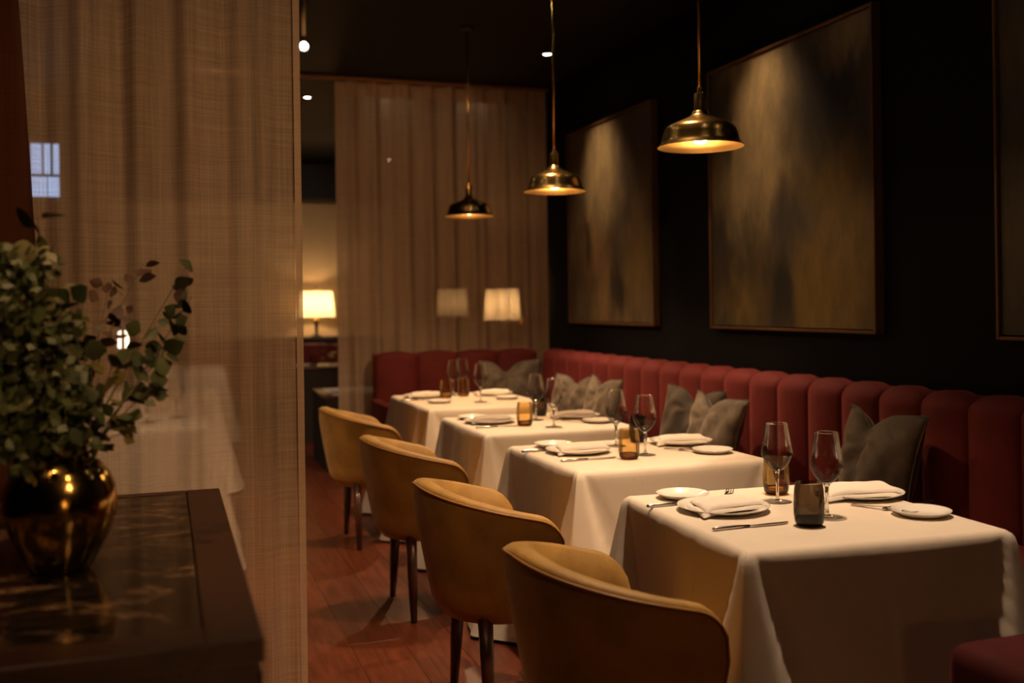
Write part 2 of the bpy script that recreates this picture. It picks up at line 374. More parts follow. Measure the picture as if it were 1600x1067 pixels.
def tube_me(name, pts, radii, seg=8, closed=False, caps=True):
    if isinstance(radii, (int, float)): radii = [radii]*len(pts)
    pts = [Vector(p) for p in pts]; vs, fs = [], []
    n = len(pts); up = None
    for i, p in enumerate(pts):
        if closed: t = (pts[(i+1) % n]-pts[i-1])
        else: t = pts[min(i+1, n-1)]-pts[max(i-1, 0)]
        t.normalize()
        if up is None: up = Vector((0, 0, 1)) if abs(t.z) < 0.9 else Vector((1, 0, 0))
        a = t.cross(up).normalized(); b = a.cross(t).normalized(); up = b
        for k in range(seg):
            an = 2*PI*k/seg
            vs.append(p + (a*math.cos(an)+b*math.sin(an))*radii[i])
    m_ = n if closed else n-1
    for i in range(m_):
        j = (i+1) % n
        for k in range(seg):
            l = (k+1) % seg
            fs.append((i*seg+k, i*seg+l, j*seg+l, j*seg+k))
    if caps and not closed:
        fs.append(tuple(range(seg))[::-1]); fs.append(tuple((n-1)*seg+k for k in range(seg)))
    return mesh(name, vs, fs, True)

def grid_me(name, fn, nu, nv, wrap_u=False, smooth=True):
    vs = [fn(i/(nu if wrap_u else nu-1), j/(nv-1)) for i in range(nu) for j in range(nv)]
    fs = []
    for i in range(nu if wrap_u else nu-1):
        ii = (i+1) % nu
        for j in range(nv-1): fs.append((i*nv+j, ii*nv+j, ii*nv+j+1, i*nv+j+1))
    return mesh(name, vs, fs, smooth)

def fix_normals(me):
    bm = bmesh.new(); bm.from_mesh(me); bmesh.ops.recalc_face_normals(bm, faces=bm.faces); bm.to_mesh(me); bm.free(); return me

def tag(o, label, cat, group=None, kind=None):
    o['label'] = label; o['category'] = cat
    if group: o['group'] = group
    if kind: o['kind'] = kind
    return o

def thing(name, label, cat, loc=(0, 0, 0), rz=0.0, group=None):
    o = bpy.data.objects.new(name, None); col.objects.link(o); o.empty_display_size = 0.05
    o.location = loc; o.rotation_euler = (0, 0, rz)
    return tag(o, label, cat, group)

KIDS = {}
def kids(o):
    return [c for c in bpy.data.objects if c.parent is o]

def dup(src, loc, rz=0.0, label=None, group=None, mats=None):
    """copy a thing with its parts and sub-parts, sharing meshes"""
    r = src.copy(); col.objects.link(r); r.location = loc; r.rotation_euler = (0, 0, rz)
    if label: r['label'] = label
    if group: r['group'] = group
    for c in kids(src):
        d = c.copy(); col.objects.link(d); d.parent = r
        for g in kids(c):
            e = g.copy(); col.objects.link(e); e.parent = d
    return r

def structure(o):
    o['kind'] = 'structure'; return o

# ------------------------------------------------------------------ room shell
XL, XR, YF, YB = -2.6, 3.10, -1.6, 13.4
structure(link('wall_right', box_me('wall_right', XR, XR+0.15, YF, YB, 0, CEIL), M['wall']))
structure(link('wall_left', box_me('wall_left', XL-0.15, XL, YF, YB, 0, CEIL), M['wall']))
structure(link('wall_front', box_me('wall_front', XL, XR, YF-0.15, YF, 0, CEIL), M['wall']))
structure(link('wall_back', box_me('wall_back', XL, XR, YB, YB+0.15, 0, CEIL), M['tan_wall']))
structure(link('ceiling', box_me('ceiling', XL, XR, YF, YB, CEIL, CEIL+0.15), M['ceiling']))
structure(link('trim_1', box_me('trim_1', XL, XR, 12.95, YB, 2.70, CEIL), M['soffit']))          # dropped soffit of the far room
structure(link('baseboard_right', box_me('baseboard_right', XR-0.02, XR, YF, YB, 0, 0.12, 0.004, 1), M['wall']))

floor = structure(link('floor', box_me('floor', XL, XR, YF, YB, -0.12, -0.012), M['black']))
PW, PL = 0.205, 2.05
pm = box_me('plank', -PW/2+0.0007, PW/2-0.0007, -PL/2+0.0007, PL/2-0.0007, -0.012, 0.0, 0.0008, 1); pm.materials.append(M['plank'])
ix = 0
x = XL + PW/2
while x < XR - PW/2 + 0.02:
    y = 0.6 + (ix*0.73) % PL - PL/2
    while y - PL/2 < YB:
        if y + PL/2 <= YB + 0.001 and y > -1:
            o = link('plank', pm, None, floor, loc=(x, y, 0.0))
        y += PL
    x += PW; ix += 1
# filler boards under the far wall and behind the camera
fm = box_me('plank_end', XL, XR, -1.6, YB, -0.0125, -0.008); structure(link('floor_underlay', fm, M['black']))

# window of the far lounge, seen blue through the sheer curtain
win = structure(link('window_1', box_me('window_1', -1.075, -0.85, 9.62, 9.66, 2.32, 2.78), M['dusk']))
for (a, b, c, d) in ((-1.115, -0.81, 2.27, 2.32), (-1.115, -0.81, 2.78, 2.83), (-1.115, -1.075, 2.32, 2.78), (-0.85, -0.81, 2.32, 2.78),
                     (-1.075, -0.85, 2.495, 2.515), (-0.985, -0.972, 2.515, 2.78), (-0.918, -0.900, 2.515, 2.78), (-0.95, -0.945, 2.32, 2.495)):
    link('window_frame', box_me('window_frame', a, b, 9.57, 9.62, c, d, 0.004, 1), M['black'], win)
structure(link('wall_1', box_me('wall_1', XL, -0.45, 9.66, 9.80, 0, CEIL), M['wall']))

# ------------------------------------------------------------------ curtains
def curtain_me(name, x0, x1, z0, z1, amp, wl, seed, nx, nz, edge=None, amp2=0.3):
    r = random.Random(seed)
    ph = [r.uniform(0, 6.28) for _ in range(6)]
    def fn(u, v):
        z = z0 + (z1-z0)*v
        xa = x0; xb = x1
        if edge: xa, xb = edge(z)
        x = xa + (xb-xa)*u
        t = (x-x0)/wl*2*PI
        k = 0.75 + 0.35*math.sin(x*2.1+ph[2])
        y = amp*k*math.sin(t+ph[0]+0.9*math.sin(t*0.31+ph[1])+0.12*math.sin(z*1.7+ph[3])) + amp*amp2*math.sin(t*2.3+ph[4]+0.2*z)
        return (x, y, z)
    return grid_me(name, fn, nx, nz)

fc = thing('sheer_curtain', 'wide floor-length sheer linen curtain hanging behind the wooden console', 'curtain', (0, 3.07, 0))
link('curtain_panel', curtain_me('front_sheer', -2.55, 0.366, 0.015, 3.10, 0.024, 0.16, 4, 520, 14), M['sheer_front'], fc)
link('side_hem', curtain_me('front_hem', 0.366, 0.386, 0.015, 3.10, 0.0, 0.15, 4, 4, 14), M['sheer_hem'], fc)
dr = thing('gathered_drape', 'dark rust gathered drape at the far left edge, its side slanting outwards', 'curtain', (0, 3.005, 0))
def slant(z):
    t = max(0.0, min(1.0, (z-1.15)/1.45))
    return (-2.5, -0.306 - 0.078*t)
link('drape_panel', curtain_me('drape', -2.5, -0.3, 0.015, 3.10, 0.012, 0.12, 9, 220, 26, slant), M['sheer_drape'], dr)

bc = thing('sheer_curtain', 'sheer beige curtain behind the short end of the red banquette', 'curtain', (0, 8.17, 0))
link('curtain_panel', curtain_me('back_sheer', 1.30, 3.085, 0.02, 3.03, 0.028, 0.21, 21, 260, 12), M['sheer_back'], bc)
link('heading_tape', curtain_me('back_heading', 1.30, 3.085, 3.03, 3.150, 0.028, 0.21, 21, 260, 4), M['heading'], bc)
rl = thing('curtain_rail', 'long bronze curtain rail under the dark ceiling above the back curtain', 'rail', (0, 8.10, 3.150))
link('rail_bar', box_me('rail_bar', 0.2, 3.09, -0.014, 0.014, -0.012, 0.014, 0.003, 1), M['rail'], rl)
for k in range(5): link('bracket', box_me('bracket', 0.5+k*0.6, 0.53+k*0.6, -0.01, 0.01, 0.0, 0.020, 0.002, 1), M['black'], rl)

# ------------------------------------------------------------------ recessed downlights
ring = lathe_me('dl_ring', [(0.030, -0.004), (0.036, -0.010), (0.048, -0.008), (0.052, 0.0), (0.030, 0.0), (0.030, -0.004)], 24); ring.materials.append(M['black'])
lens = lathe_me('dl_lens', [(0.0, -0.003), (0.031, -0.003), (0.031, 0.0), (0.0, 0.0)], 20); lens.materials.append(M['lens'])
DL_LABEL = {3: 'bright recessed downlight in front of the smaller far painting', 12: 'small bright downlight seen through the back curtain',
            13: 'small faint downlight in the gap between the two curtains'}
for i, (x, y, w, tg, s, b) in enumerate(DOWNLIGHTS):
    if i not in DL_LABEL and not (y > 4.5): continue
    t = thing('recessed_downlight', DL_LABEL.get(i, 'unseen ceiling downlight, inferred or added as fill, outside the frame or hidden by curtains'), 'light', (x, y, CEIL), 0, 'recessed ceiling downlights')
    link('trim_ring', ring, None, t); link('lens', lens, None, t)
# near fittings, several of them added for fill (above the frame, seen only as glints in brass and glass)
for i, (x, y, w, tg, s, b) in enumerate(DOWNLIGHTS):
    if i in DL_LABEL or y > 4.5: continue
    t = thing('recessed_downlight', 'unseen ceiling downlight, inferred or added as fill, outside the frame or hidden by curtains', 'light', (x, y, CEIL), 0, 'recessed ceiling downlights')
    link('trim_ring', ring, None, t); link('lens', lens, None, t)

# ceiling-hung spotlight peeking out at the edge of the front curtain
sp = thing('ceiling_spotlight', 'white ceiling spotlight on a stem at the front curtain edge, top', 'light', (0.778, 6.0, 2.86))
link('stem', tube_me('stem', [(0.0, 0, 0.06), (0.0, 0, CEIL-2.86)], 0.014, 12), M['ivory'], sp)
hd = link('lamp_head', lathe_me('head', [(0.0, 0.06), (0.025, 0.06), (0.031, 0.035), (0.031, -0.015), (0.028, -0.015), (0.025, 0.012), (0.0, 0.012)], 20, True, 40), M['black'], sp, rot=(math.radians(-66), 0, math.radians(-4)))
link('lens', lathe_me('hlens', [(0.0, -0.010), (0.016, -0.007), (0.0245, 0.0), (0.0, 0.002)], 20), M['lens'], hd)

# ------------------------------------------------------------------ banquette
def channel_me(name, w, depth, z0, z1, rollr, bulge, nu=11, seam=0.006):
    """one upholstered channel; local x across (0..w), +y is the front, z up"""
    prof = []                                     # (y, z) from front bottom over the rolled top to the back
    prof.append((depth, z0)); prof.append((depth, z0+0.12)); prof.append((depth, z1-rollr-0.1))
    for k in range(8):
        a = k/7*PI/2
        prof.append((depth-rollr+rollr*math.cos(a), z1-rollr+rollr*math.sin(a)))
    prof.append((0.02, z1-0.004)); prof.append((0.0, z1-0.02)); prof.append((0.0, z0))
    n = len(prof); vs, fs = [], []
    for i in range(nu):
        t = -1 + 2*i/(nu-1)
        e = (1-abs(t)**2.0)                       # pillow-like section
        x = (t*0.5+0.5)*(w-0.001)
        for k, (y, z) in enumerate(prof):
            kk = 1.0 if k < n-2 else 0.0
            cy = depth-rollr; cz = z1-rollr
            if k <= 2: d = (1, 0)
            elif k < n-3: a = (k-3)/7*PI/2; d = (math.cos(a), math.sin(a))
            elif k == n-3: d = (0, 1)
            else: d = (0, 0)
            off = -bulge*(1-e)
            vs.append((x, y + d[0]*off, z + d[1]*off*0.8))
    for i in range(nu-1):
        for k in range(n-1): fs.append((i*n+k, i*n+k+1, (i+1)*n+k+1, (i+1)*n+k))
    fs.append(tuple(range(n))); fs.append(tuple((nu-1)*n+k for k in range(n))[::-1])
    me = mesh(name, vs, fs, True)
    for p in me.polygons[-2:]: p.use_smooth = False
    return fix_normals(me)

bq = thing('banquette', 'long dark red velvet banquette with channelled back along the navy wall', 'bench', (0, 0, 0))
CW = 0.262
chm = channel_me('channel', CW, 0.175, 0.40, 0.980, 0.085, 0.052); chm.materials.append(M['red'])
ych = 7.93
k = 0
while ych - CW > 1.0:
    # front of a channel faces -X: rotate local (+y front) to -x
    link('channel', chm, None, bq, loc=(3.08, ych - CW, 0), rot=(0, 0, PI/2))
    ych -= CW; k += 1
YBE = ych
for a in range(4):
    y1 = 7.36 - a*1.59; y0 = y1 - 1.585
    link('seat_cushion', box_me('seat_cushion', 2.36, 2.93, y0, y1, 0.30, 0.46, 0.045, 4), M['red'], bq)
link('plinth', box_me('plinth', 2.44, 3.06, YBE, 7.37, 0.0, 0.30, 0.005, 1), M['dark_cloth'], bq)

be = thing('banquette', 'short red velvet banquette end with wide back panels before the back curtain', 'bench', (0, 0, 0))
PWD = 0.338
pm2 = channel_me('back_panel', PWD, 0.155, 0.40, 0.985, 0.06, 0.034); pm2.materials.append(M['red'])
for a in range(4):
    link('back_panel', pm2, None, be, loc=(1.555 + (a+1)*PWD, 8.08, 0), rot=(0, 0, PI))
link('end_panel', box_me('end_panel', 1.535, 1.60, 7.40, 8.09, 0.02, 0.62, 0.03, 3), M['red'], be)
link('seat_cushion', box_me('seat_cushion', 1.60, 2.90, 7.38, 7.92, 0.30, 0.46, 0.045, 4), M['red'], be)
link('plinth', box_me('plinth', 1.60, 2.90, 7.44, 8.06, 0.0, 0.30, 0.005, 1), M['dark_cloth'], be)

# near red bench, only its corner is in the frame
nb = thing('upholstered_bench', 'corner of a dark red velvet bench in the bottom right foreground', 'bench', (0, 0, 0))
link('seat_pad', box_me('seat_pad', 1.605, 2.35, 0.9, 1.83, 0.30, 0.60, 0.04, 4), M['red_shaded'], nb)
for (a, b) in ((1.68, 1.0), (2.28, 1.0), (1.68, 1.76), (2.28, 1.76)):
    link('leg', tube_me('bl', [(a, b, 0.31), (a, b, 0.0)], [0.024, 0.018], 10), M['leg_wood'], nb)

# ------------------------------------------------------------------ pillows
def pillow_me(name, w, h, t, chop, seed, lean=0.0, ear=0.12):
    r = random.Random(seed); n = 25
    ph = [r.uniform(0, 6.28) for _ in range(8)]
    vs, fs = [], []
    for side in (1, -1):
        for i in range(n):
            for j in range(n):
                u = -1+2*i/(n-1); v = -1+2*j/(n-1)
                pin = 1 - 0.10*(1-v*v)*abs(u)**3
                pinv = 1 - 0.08*(1-u*u)*abs(v)**3
                x = u*w/2*pin; z = v*h/2*pinv
                up = max(0.0, (v+1)/2)
                g = math.exp(-((u-lean*0.45)/0.30)**2)
                z -= chop*0.62*g*up**2.2
                x += lean*w*0.22*up*(1 if u*lean < 0 else 0.15)*(-1 if lean < 0 else 1)*abs(u)
                x *= 1 - 0.05*up*(1-abs(u))
                th = t*((1-abs(u)**2.4)*(1-abs(v)**2.4))**0.6
                th *= 1 - 0.80*math.exp(-((u-lean*0.3)/0.22)**2)*up**1.3
                wr = 0.010*math.sin(6*u+4*v*u+ph[0])*math.sin(5*v+ph[1]) + 0.006*math.sin(11*u-7*v+ph[2])
                y = side*(th*0.5 + wr*(1-abs(u)**4)*(1-abs(v)**4)*(0.7 if side > 0 else 0.3))
                an = math.atan2(v-0.55, u-lean*0.3); rr_ = math.hypot(v-0.55, u-lean*0.3)
                y += side*0.014*math.sin(7*an+ph[3])*math.exp(-(rr_/0.55)**2)*min(1, rr_*4)*(1-abs(u)**4)*(1-abs(v)**4)
                if abs(u) == 1 or abs(v) == 1: y = 0.0
                vs.append((x, -y, z+h/2))
    for s in range(2):
        for i in range(n-1):
            for j in range(n-1):
                a = s*n*n + i*n + j
                f = (a, a+n, a+n+1, a+1)
                fs.append(f if s == 0 else f[::-1])
    me = bpy.data.meshes.new(name); bm = bmesh.new()
    bv = [bm.verts.new(v) for v in vs]
    for f in fs: bm.faces.new([bv[q] for q in f])
    bmesh.ops.remove_doubles(bm, verts=bm.verts, dist=1e-5)
    bmesh.ops.recalc_face_normals(bm, faces=bm.faces)
    for f in bm.faces: f.smooth = True
    bm.to_mesh(me); bm.free()
    # welt around the border
    bd = []
    idx = [(i, 0) for i in range(n)] + [(n-1, j) for j in range(1, n)] + [(i, n-1) for i in range(n-2, -1, -1)] + [(0, j) for j in range(n-2, 0, -1)]
    for (i, j) in idx: bd.append(vs[i*n+j])
    return me, tube_me(name+'_welt', bd, 0.0035, 6, closed=True)

# local front is -y; rz = -90 deg turns the front towards -X
PILLOWS = [
    ((2.73, 3.52, 0.470), -PI/2 - 0.06, 0.17, 0.47, 0.43, 0.19, 0.12, 3, 'pillow_dark', 'dark taupe velvet cushion with chopped top behind the nearest table', -0.5, 0.0),
    ((2.76, 5.16, 0.470), -PI/2 + 0.32, 0.18, 0.46, 0.40, 0.15, 0.10, 5, 'pillow_dark', 'taupe velvet cushion at back of the pair behind the second table', 0.2, 0.05),
    ((2.66, 4.74, 0.470), -PI/2 - 0.10, 0.20, 0.58, 0.40, 0.15, 0.11, 8, 'pillow', 'wide taupe velvet cushion at front of the pair behind the second table', -0.5, 0.0),
    ((2.68, 6.72, 0.470), -PI/2 + 0.25, 0.18, 0.52, 0.38, 0.14, 0.08, 11, 'pillow', 'pale crumpled taupe cushion seen through wine glass on the third table', 0.3, 0.0),
    ((2.66, 6.18, 0.470), -PI/2 - 0.05, 0.18, 0.52, 0.40, 0.15, 0.10, 14, 'pillow', 'two-tone taupe cushion with pointed ear behind the third table', -0.4, 0.0),
    ((2.58, 7.70, 0.470), 0.0 - 0.08, 0.16, 0.48, 0.44, 0.13, 0.13, 17, 'pillow', 'taupe velvet cushion leaning on the short end of the banquette', -0.2, 0.0),
]
for (loc, rz, lean, w, h, t, chop, seed, mn, lab, sk, rx) in PILLOWS:
    me, we = pillow_me('pillow', w, h, t, chop, seed, sk)
    p = thing('throw_pillow', lab, 'cushion', loc, 0, 'taupe cushions on the banquette')
    p.rotation_euler = Euler((-lean, rx, rz), 'XYZ')
    link('pillow_body', me, M[mn], p); link('welt', we, M['pillow_dark'], p)

# ------------------------------------------------------------------ tables and cloths
def cloth_me(name, x0, x1, y0, y1, z=0.75, drop=0.735, seed=1, extra=None):
    r = random.Random(seed)
    rc = 0.018
    # perimeter samples of the rounded rectangle
    W, D = x1-x0, y1-y0
    per = []                                             # (x, y, nx, ny, corner distance, diagonal)
    cn = [(x0, y0), (x1, y0), (x1, y1), (x0, y1)]
    dg = [(-1, -1), (1, -1), (1, 1), (-1, 1)]
    nr = [(0, -1), (1, 0), (0, 1), (-1, 0)]
    for s in range(4):
        a = Vector(cn[s]); b = Vector(cn[(s+1) % 4]); L = (b-a).length
        n = 88
        for k in range(n):
            q = k/n
            # denser near the corners
            q = 0.5 - 0.5*math.cos(PI*q) if True else q
            p = a + (b-a)*q
            per.append((p.x, p.y, nr[s], q*L, (1-q)*L, s, L))
    m = len(per)
    ph = [r.uniform(0, 6.28) for _ in range(12)]
    rows = [0.0, 0.006, 0.016, 0.03, 0.05, 0.08, 0.12, 0.17, 0.23, 0.30, 0.38, 0.46, 0.55, 0.64, 0.735]
    rows = [q*drop/0.735 for q in rows]
    vs, fs = [], []
    amp = [r.uniform(0.16, 0.185) for _ in range(4)]
    for ri, t in enumerate(rows):
        tt = t/drop
        for (px, py, nn, da, db, s, L) in per:
            # soft edge
            if t < 0.012: out = -0.010*(1-t/0.012)**2
            else: out = 0.0
            out2 = 0.004*min(1.0, t/0.03)
            # rounded plan corners
            near = min(da, db); c = s if da < db else (s+1) % 4
            pl = 0.012 + 0.25*tt; fall = 0.012 + 0.030*tt
            q_ = max(0.0, min(1.0, (pl + fall - near)/fall)); nose = q_*q_*(3-2*q_)
            dent = math.exp(-((near-pl-fall*1.25)/(fall*0.9))**2)
            A = amp[c]*tt**0.95
            bl_ = 0.5*max(0.0, 1-near/0.02); nn = (nn[0]*(1-bl_)+dg[c][0]*0.7071*bl_, nn[1]*(1-bl_)+dg[c][1]*0.7071*bl_)
            dx = nn[0]*(out+out2) + dg[c][0]*0.7071*(A*nose) ; dy = nn[1]*(out+out2) + dg[c][1]*0.7071*(A*nose)
            dx -= nn[0]*0.050*dent*tt; dy -= nn[1]*0.050*dent*tt
            mid = math.sin(PI*min(1, max(0, da/L)))
            pos = da + s*1.7
            calm = 0.35 if s in (0, 2) else 1.0
            wob = calm*(0.022*math.sin(pos*9.5+ph[s]) + 0.014*math.sin(pos*21+ph[s+4])*tt)*tt**0.8*mid
            flare = 0.075*tt*mid**0.6
            dx += nn[0]*(wob+flare); dy += nn[1]*(wob+flare)
            if extra:
                for (es, ed, ew, ea) in extra:
                    if es == s:
                        g = math.exp(-((da-ed)/(ew*(0.25+0.75*tt)))**2)*ea*tt
                        dx += nn[0]*g; dy += nn[1]*g
            zz = z - t + (-0.004*(1-min(1.0, t/0.012)) if t < 0.012 else 0) + (0.004 if t == 0 else 0)
            x, y = px+dx, py+dy
            if t == 0: x, y = (x0+x1)/2+(px-(x0+x1)/2)*(1-0.022/W), (y0+y1)/2+(py-(y0+y1)/2)*(1-0.022/D)
            vs.append((x, y, zz))
    nrows = len(rows)
    for i in range(nrows-1):
        for k in range(m):
            l = (k+1) % m
            fs.append((i*m+k, (i+1)*m+k, (i+1)*m+l, i*m+l))
    # top: grid-free fan via concentric rings
    base = len(vs); prev = list(range(m))
    cx, cy = (x0+x1)/2, (y0+y1)/2
    for rr in (0.985, 0.95, 0.8, 0.5, 0.2):
        cur = []
        for k in range(m):
            vx, vy, _ = vs[k]
            cur.append(len(vs)); vs.append((cx+(vx-cx)*rr, cy+(vy-cy)*rr, z))
        for k in range(m):
            l = (k+1) % m
            fs.append((prev[k], prev[l], cur[l], cur[k]))
        prev = cur
    fs.append(tuple(prev))
    me = mesh(name, vs, fs, True)
    return fix_normals(me)

TABLES = [  # x0, x1, y0, y1, which
    (1.320, 2.080, 2.108, 2.880, 'nearest table of the row'),
    (1.368, 2.155, 3.365, 4.105, 'second table from the camera'),
    (1.385, 2.160, 4.490, 5.270, 'third table from the camera'),
    (1.420, 2.190, 5.690, 6.720, 'farthest table of the row'),
]
TROT = [math.radians(-3.2), math.radians(0.8), 0.0, 0.0]
CLOTH_LABEL = ['cream floor-length tablecloth on the nearest table of the row', 'cream tablecloth on the second table, pair of tall wine glasses on it',
               'cream tablecloth on the third table, amber tumbler near its middle', 'cream tablecloth on the farthest table beside the back banquette']
for i, (x0, x1, y0, y1, wh) in enumerate(TABLES):
    ex = [(3, 0.50, 0.06, -0.05), (3, 0.28, 0.07, 0.05), (1, 0.25, 0.07, 0.07), (1, 0.5, 0.07, 0.05)]
    if i == 3: ex = [(3, 0.79, 0.12, 0.09), (3, 0.92, 0.05, -0.06), (3, 0.60, 0.08, -0.08), (3, 0.2, 0.1, 0.05)]
    ex += [(3, (y1-y0)*0.5, 0.012, -0.02), (0, (x1-x0)*0.5, 0.012, -0.012)]
    cx, cy = (x0+x1)/2, (y0+y1)/2
    cl = link('tablecloth', cloth_me('tablecloth', x0-cx, x1-cx, y0-cy, y1-cy, 0.75, 0.735, 30+i, ex), M['cloth'], loc=(cx, cy, 0), rot=(0, 0, TROT[i]))
    tag(cl, CLOTH_LABEL[i], 'tablecloth', 'cream tablecloths of the table row')
    cx, cy = (x0+x1)/2, (y0+y1)/2
    tb = thing('dining_table', 'square dining table hidden under the cream cloth, ' + wh, 'table', (cx, cy, 0), 0, 'dining tables of the row'); tb.rotation_euler.z = TROT[i]
    hw, hd_ = (x1-x0)/2-0.014, (y1-y0)/2-0.014
    link('tabletop', box_me('tabletop', -hw, hw, -hd_, hd_, 0.715, 0.742, 0.004, 1), M['leg_wood'], tb)
    link('pedestal', lathe_me('pedestal', [(0.0, 0.0), (0.20, 0.0), (0.20, 0.012), (0.035, 0.03), (0.03, 0.70), (0.1, 0.715), (0.0, 0.715)], 20), M['black'], tb)

# ------------------------------------------------------------------ tableware prototypes
TZ = 0.7505
def proto_plate(r, name, nm):
    prof = [(0.0, 0.004), (r*0.62, 0.004), (r*0.70, 0.007), (r*0.97, 0.016), (r, 0.0175), (r*0.985, 0.0145), (r*0.7, 0.002), (r*0.62, 0.0), (0.0, 0.0)]
    me = lathe_me(name, prof, 48); me.materials.append(M['china']); return me
plate_me = proto_plate(0.132, 'dinner_plate', 'dinner_plate'); bread_me = proto_plate(0.080, 'bread_plate', 'bread_plate')

def napkin_me(seed):
    """linen folded into a flat packet of two layers, front corner turned down over the plate"""
    r = random.Random(seed); nx, ny = 23, 15
    W, D = 0.215, 0.145
    ph = r.uniform(0, 6)
    vs, fs = [], []
    def shape(u, v, layer):
        sx = 1.0 - 0.05*layer; sy = 1.0 - 0.07*layer
        x = u*W/2*sx + 0.014*v + 0.010*layer
        y = v*D/2*sy*(1+0.07*u) + 0.006*math.sin(2.2*u+ph) + 0.006*layer
        x -= 0.018*max(0, -u-0.4)*max(0, -v)          # pulled-out corner
        y -= 0.022*max(0, -u-0.35)*max(0, -v)
        return x, y
    for layer in range(2):
        base = len(vs)
        z0 = 0.0095 + layer*0.0105
        for i in range(nx):
            for j in range(ny):
                u = -1+2*i/(nx-1); v = -1+2*j/(ny-1)
                # crowd the samples at the rim so that the fold rolls over
                u = math.copysign(1-(1-abs(u))**1.6, u); v = math.copysign(1-(1-abs(v))**1.6, v)
                e = (1-abs(u)**10)*(1-abs(v)**10)
                wave = 0.0022*math.sin(4*u+3*v+ph)+0.0016*math.sin(7*v-2*u)
                droop = -0.004*max(0, -u-0.5)*max(0, -v)*2
                x, y = shape(u, v, layer)
                vs.append((x, y, z0 + 0.010*e**0.5 + wave*e + droop + 0.004*(1-u*u)*(1-v*v)*layer))
        N1 = nx*ny
        for i in range(nx-1):
            for j in range(ny-1):
                a = base+i*ny+j; fs.append((a, a+ny, a+ny+1, a+1))
        b2 = len(vs)
        for i in range(nx):
            for j in range(ny):
                x, y, z = vs[base+i*ny+j]; vs.append((x, y, min(z, z0)))
        for i in range(nx-1):
            for j in range(ny-1):
                a = b2+i*ny+j; fs.append((a, a+1, a+ny+1, a+ny))
    return mesh('napkin', vs, fs, True)
nap_a = napkin_me(1); nap_a.materials.append(M['napkin']); nap_b = napkin_me(2); nap_b.materials.append(M['napkin_grey'])

def proto_wine():
    t = thing('wine_glass', 'proto', 'glass', (0, 0, 0), 0, 'stemmed wine glasses on the table row')
    bowl = lathe_me('bowl', [(0.0315, 0.234), (0.0345, 0.215), (0.0385, 0.190), (0.0430, 0.165), (0.0460, 0.147), (0.0455, 0.139), (0.036, 0.118), (0.022, 0.1005), (0.010, 0.0915), (0.0, 0.089)], 40); bowl.materials.append(M['glass'])
    rim = tube_me('rim', [(0.0315*math.cos(a*PI/16), 0.0315*math.sin(a*PI/16), 0.234) for a in range(32)], 0.0007, 5, closed=True); rim.materials.append(M['stem_glass'])
    stem = lathe_me('stem', [(0.0, 0.0905), (0.009, 0.0905), (0.0055, 0.082), (0.0042, 0.06), (0.0040, 0.03), (0.0055, 0.013), (0.010, 0.006), (0.0, 0.0055)], 20); stem.materials.append(M['stem_glass'])
    foot = lathe_me('foot', [(0.0, 0.006), (0.012, 0.0055), (0.030, 0.0025), (0.0415, 0.0012), (0.0415, 0.0003), (0.0, 0.0003)], 36); foot.materials.append(M['glass'])
    b = link('bowl', bowl, None, t); link('rim', rim, None, b); link('stem', stem, None, t); link('foot', foot, None, t)
    return t

def proto_tumbler(m1, m2):
    t = thing('tumbler', 'proto', 'glass', (0, 0, 0), 0, 'coloured glass tumblers on the table row')
    me = lathe_me('tumbler_wall', [(0.0355, 0.115), (0.0385, 0.095), (0.0405, 0.06), (0.040, 0.03), (0.037, 0.010), (0.031, 0.001), (0.0, 0.0005)], 36); me.materials.append(M[m1])
    inn = lathe_me('tumbler_base', [(0.0, 0.018), (0.030, 0.018), (0.0365, 0.022), (0.0365, 0.010), (0.030, 0.002), (0.0, 0.002)], 32); inn.materials.append(M[m2])
    link('glass_wall', me, None, t); link('thick_base', inn, None, t); return t

def proto_fork():
    """handle along +x, tines at +x end"""
    t = thing('fork', 'proto', 'cutlery', (0, 0, 0), 0, 'table forks')
    def strip(pts, th):
        vs, fs = [], []
        for (x, w, z) in pts: vs += [(x, -w, z+th), (x, w, z+th), (x, w, z), (x, -w, z)]
        for i in range(len(pts)-1):
            for k in range(4): fs.append((i*4+k, i*4+(k+1) % 4, (i+1)*4+(k+1) % 4, (i+1)*4+k))
        fs.append((0, 1, 2, 3)); e = (len(pts)-1)*4; fs.append((e+3, e+2, e+1, e))
        return vs, fs
    v, f = strip([(-0.095, 0.006, 0.001), (-0.09, 0.009, 0.001), (-0.05, 0.006, 0.003), (0.0, 0.0035, 0.007), (0.035, 0.004, 0.008), (0.050, 0.011, 0.006), (0.062, 0.0125, 0.003)], 0.0025)
    me = fix_normals(mesh('fork_handle', v, f)); me.materials.append(M['steel']); link('handle', me, None, t)
    V, F = [], []
    for q in range(4):
        y = -0.0105+q*0.007
        v, f = strip([(0.061, 0.0016, 0.003), (0.080, 0.0014, 0.002), (0.102, 0.0008, 0.006)], 0.002)
        b = len(V); V += [(a, c+y, d) for a, c, d in v]; F += [tuple(k+b for k in ff) for ff in f]
    me = fix_normals(mesh('fork_tines', V, F)); me.materials.append(M['steel']); link('tines', me, None, t); return t

